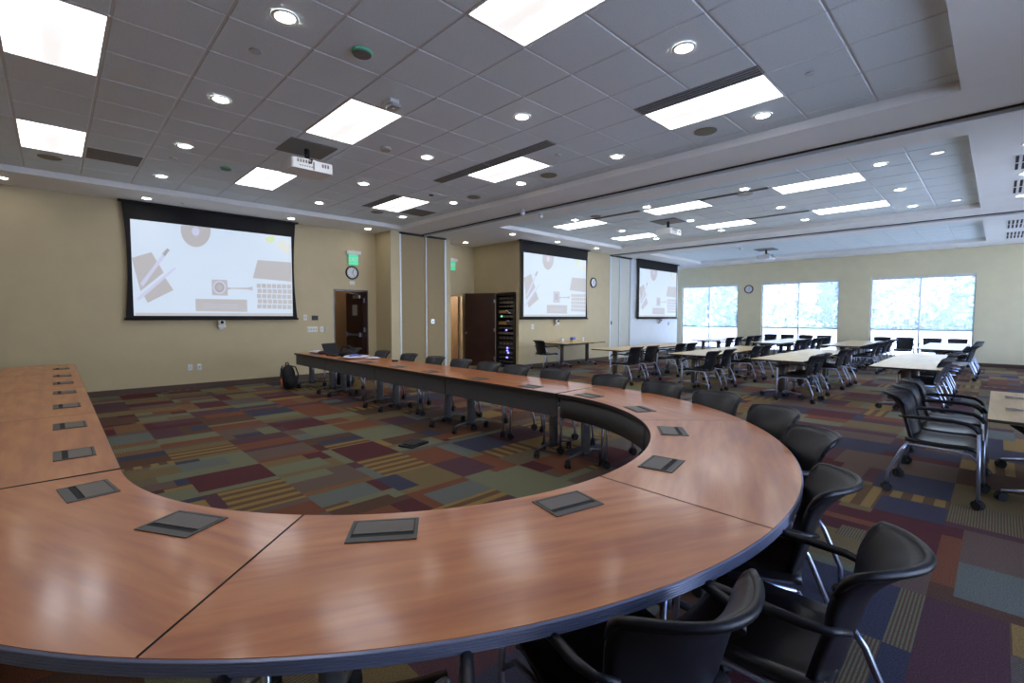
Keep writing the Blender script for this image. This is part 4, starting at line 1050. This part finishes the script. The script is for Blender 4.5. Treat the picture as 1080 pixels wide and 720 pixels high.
# ------------------------------------------------------------------ outside
lawn = pmat('lawn', (.35, .42, .24), .95, noise=.3, nscale=1.5)
path = pmat('pale path', (.75, .74, .70), .9, noise=.05)
m = MB(); m.box(-140, 60, YW+.25, 130, -.35, -.15); m.box(XR+.2, 60, -40, YW+.25, -.35, -.15); g = struct(m.build('floor', lawn))
m = MB(); m.box(-110, 60, YW+3.0, YW+48, -.148, -.135); m.box(XR+1.5, 60, -40, YW+2, -.148, -.135); struct(m.build('floor', path))  # east slab is unseen paving added to bounce sunlight onto the ceiling
bark = pmat('bark', (.15, .11, .08), .9, noise=.3)
def leafmat(n, c):
    m_, nt, b = new_mat(n); b.inputs['Base Color'].default_value = (*c, 1); b.inputs['Roughness'].default_value = .6
    b.inputs['Subsurface Weight'].default_value = 0
    tc = nt.nodes.new('ShaderNodeTexCoord'); no = nt.nodes.new('ShaderNodeTexNoise'); no.inputs['Scale'].default_value = 1.5
    nt.links.new(tc.outputs['Object'], no.inputs['Vector'])
    rp = nt.nodes.new('ShaderNodeValToRGB'); rp.color_ramp.elements[0].color = (c[0]*.6, c[1]*.7, c[2]*.6, 1); rp.color_ramp.elements[1].color = (min(1, c[0]*1.4), min(1, c[1]*1.25), c[2]*1.2, 1)
    rp.color_ramp.elements[0].position = .35; rp.color_ramp.elements[1].position = .65
    nt.links.new(no.outputs['Fac'], rp.inputs['Fac']); nt.links.new(rp.outputs[0], b.inputs['Base Color'])
    return m_
lm = [leafmat('green leaves', (.17, .28, .11)), leafmat('yellow green leaves', (.36, .40, .14)), leafmat('blue green leaves', (.11, .23, .16))]
def tree(x, y, hh, rr, lmi, label, seed):
    random.seed(seed)
    t = thing('leafy_tree', label, 'tree', (x, y, -.15), random.uniform(0, 6), 'trees outside the windows')
    m = MB(); m.tube([(0, 0, 0), (.05, .02, hh*.3), (.0, .06, hh*.6)], [.3, .22, .1], 8)
    for k in range(5):
        a = k*1.3; m.tube([(0, 0, hh*(.28+.05*k)), (math.cos(a)*rr*.5, math.sin(a)*rr*.5, hh*(.5+.05*k))], [.08, .03], 6)
    m.build('trunk', bark, t)
    m = MB(); cl = [(random.uniform(-.6, .6)*rr, random.uniform(-.6, .6)*rr, hh*random.uniform(.10, .88), rr*random.uniform(.35, .55)) for _ in range(22)]
    for (a, b, c, r_) in cl:
        for _ in range(170):
            d_ = Vector((random.gauss(0, 1), random.gauss(0, 1), random.gauss(0, .9))).normalized()*r_*random.uniform(.6, 1)
            p = Vector((a, b, c)) + d_; s_ = random.uniform(.3, .6)
            u = Vector((random.gauss(0, 1), random.gauss(0, 1), random.gauss(0, 1))).normalized(); w_ = u.cross(d_).normalized()
            m.add([p-u*s_, p+w_*s_*.6, p+u*s_, p-w_*s_*.6], [(0, 1, 2, 3)])
    m.build('foliage', lm[lmi], t)
    return t
for x_, y_, h_, r_, k_, l_, sd in (
    (-37, 76, 15, 6.2, 0, 'green tree seen through the left half of the left window', 1), (-29.5, 80, 15, 6.0, 2, 'blue green tree in the right half of the left window', 3),
    (-22, 78, 15, 5.6, 1, 'yellow green tree in the left half of the middle window', 4), (-15.5, 84, 13, 5.6, 2, 'blue green tree in the right half of the middle window', 5),
    (-8.5, 82, 11, 5.2, 1, 'yellow green tree in the left half of the right window', 6), (-2.0, 86, 9, 5.2, 0, 'low pale tree in the right half of the right window', 7),
    (-46, 90, 17, 7.5, 2, 'large dark tree at the far left outside', 8), (-34, 96, 18, 7.5, 2, 'large tree behind the others outside the left window', 9), (-19, 98, 17, 7.5, 0, 'large tree behind the others outside the middle window', 10)):
    tree(x_, y_, h_, r_, k_, l_, sd)
# ------------------------------------------------------------------ light
w = bpy.data.worlds.new('sky'); SC.world = w; w.use_nodes = True; nt = w.node_tree
bg = nt.nodes['Background']
tc = nt.nodes.new('ShaderNodeTexCoord'); sp_ = nt.nodes.new('ShaderNodeSeparateXYZ'); rp = nt.nodes.new('ShaderNodeValToRGB')
nt.links.new(tc.outputs['Generated'], sp_.inputs[0]); nt.links.new(sp_.outputs['Z'], rp.inputs['Fac'])
rp.color_ramp.elements[0].position = 0; rp.color_ramp.elements[0].color = (.88, .94, 1., 1)
rp.color_ramp.elements[1].position = .55; rp.color_ramp.elements[1].color = (.26, .45, 1., 1)
nt.links.new(rp.outputs[0], bg.inputs['Color']); bg.inputs['Strength'].default_value = 5.8
def light(name, typ, loc, energy, **kw):
    l = bpy.data.lights.new(name, typ); l.energy = energy
    for k, v in kw.items(): setattr(l, k, v)
    o = bpy.data.objects.new(name, l); COL.objects.link(o); o.location = loc; return o
s = light('sun', 'SUN', (0, 0, 20), 15., angle=R(1)); s.rotation_euler = (R(48), 0, R(-28)); s.data.color = (1, .97, .9)
# portals at the windows
for (a, b) in WN:
    o = light('window_portal', 'AREA', ((a+b)/2, YW+.4, (WZ0+WZ1)/2), 1, shape='RECTANGLE', size=b-a, size_y=WZ1-WZ0); o.rotation_euler = (R(-90), 0, 0); o.data.cycles.is_portal = True
for (a, b) in EW:
    o = light('window_portal', 'AREA', (XR+.3, (a+b)/2, 1.75), 1, shape='RECTANGLE', size=3.3, size_y=b-a); o.rotation_euler = (0, R(90), 0); o.data.cycles.is_portal = True
light('hall_lamp', 'POINT', (-12.7, 5.75, 2.5), 6, shadow_soft_size=.1, color=(1, .85, .65))
light('hall_lamp', 'POINT', (-13.1, 8.2, 2.3), 85, shadow_soft_size=.1, color=(1, .92, .78))

# ------------------------------------------------------------------ camera
yaw, pitch, roll = -.800, -.053, .002
F = Vector((math.sin(yaw)*math.cos(pitch), math.cos(yaw)*math.cos(pitch), math.sin(pitch)))
Rt = Vector((math.cos(yaw), -math.sin(yaw), 0)); Up = Rt.cross(F)
r2 = Rt*math.cos(roll) + Up*math.sin(roll); u2 = -Rt*math.sin(roll) + Up*math.cos(roll)
cd = bpy.data.cameras.new('camera'); cam = bpy.data.objects.new('camera', cd); COL.objects.link(cam)
cd.sensor_width = 36; cd.lens = 36*498/1080; cd.clip_start = .02; cd.clip_end = 300
mt = Matrix((r2, u2, -F)).transposed().to_4x4(); mt.translation = (0, 0, 1.5); cam.matrix_world = mt
SC.camera = cam
vs_ = SC.view_settings
vs_.view_transform = 'Standard'; vs_.look = 'None'; vs_.exposure = .5; vs_.gamma = 1; vs_.use_curve_mapping = False
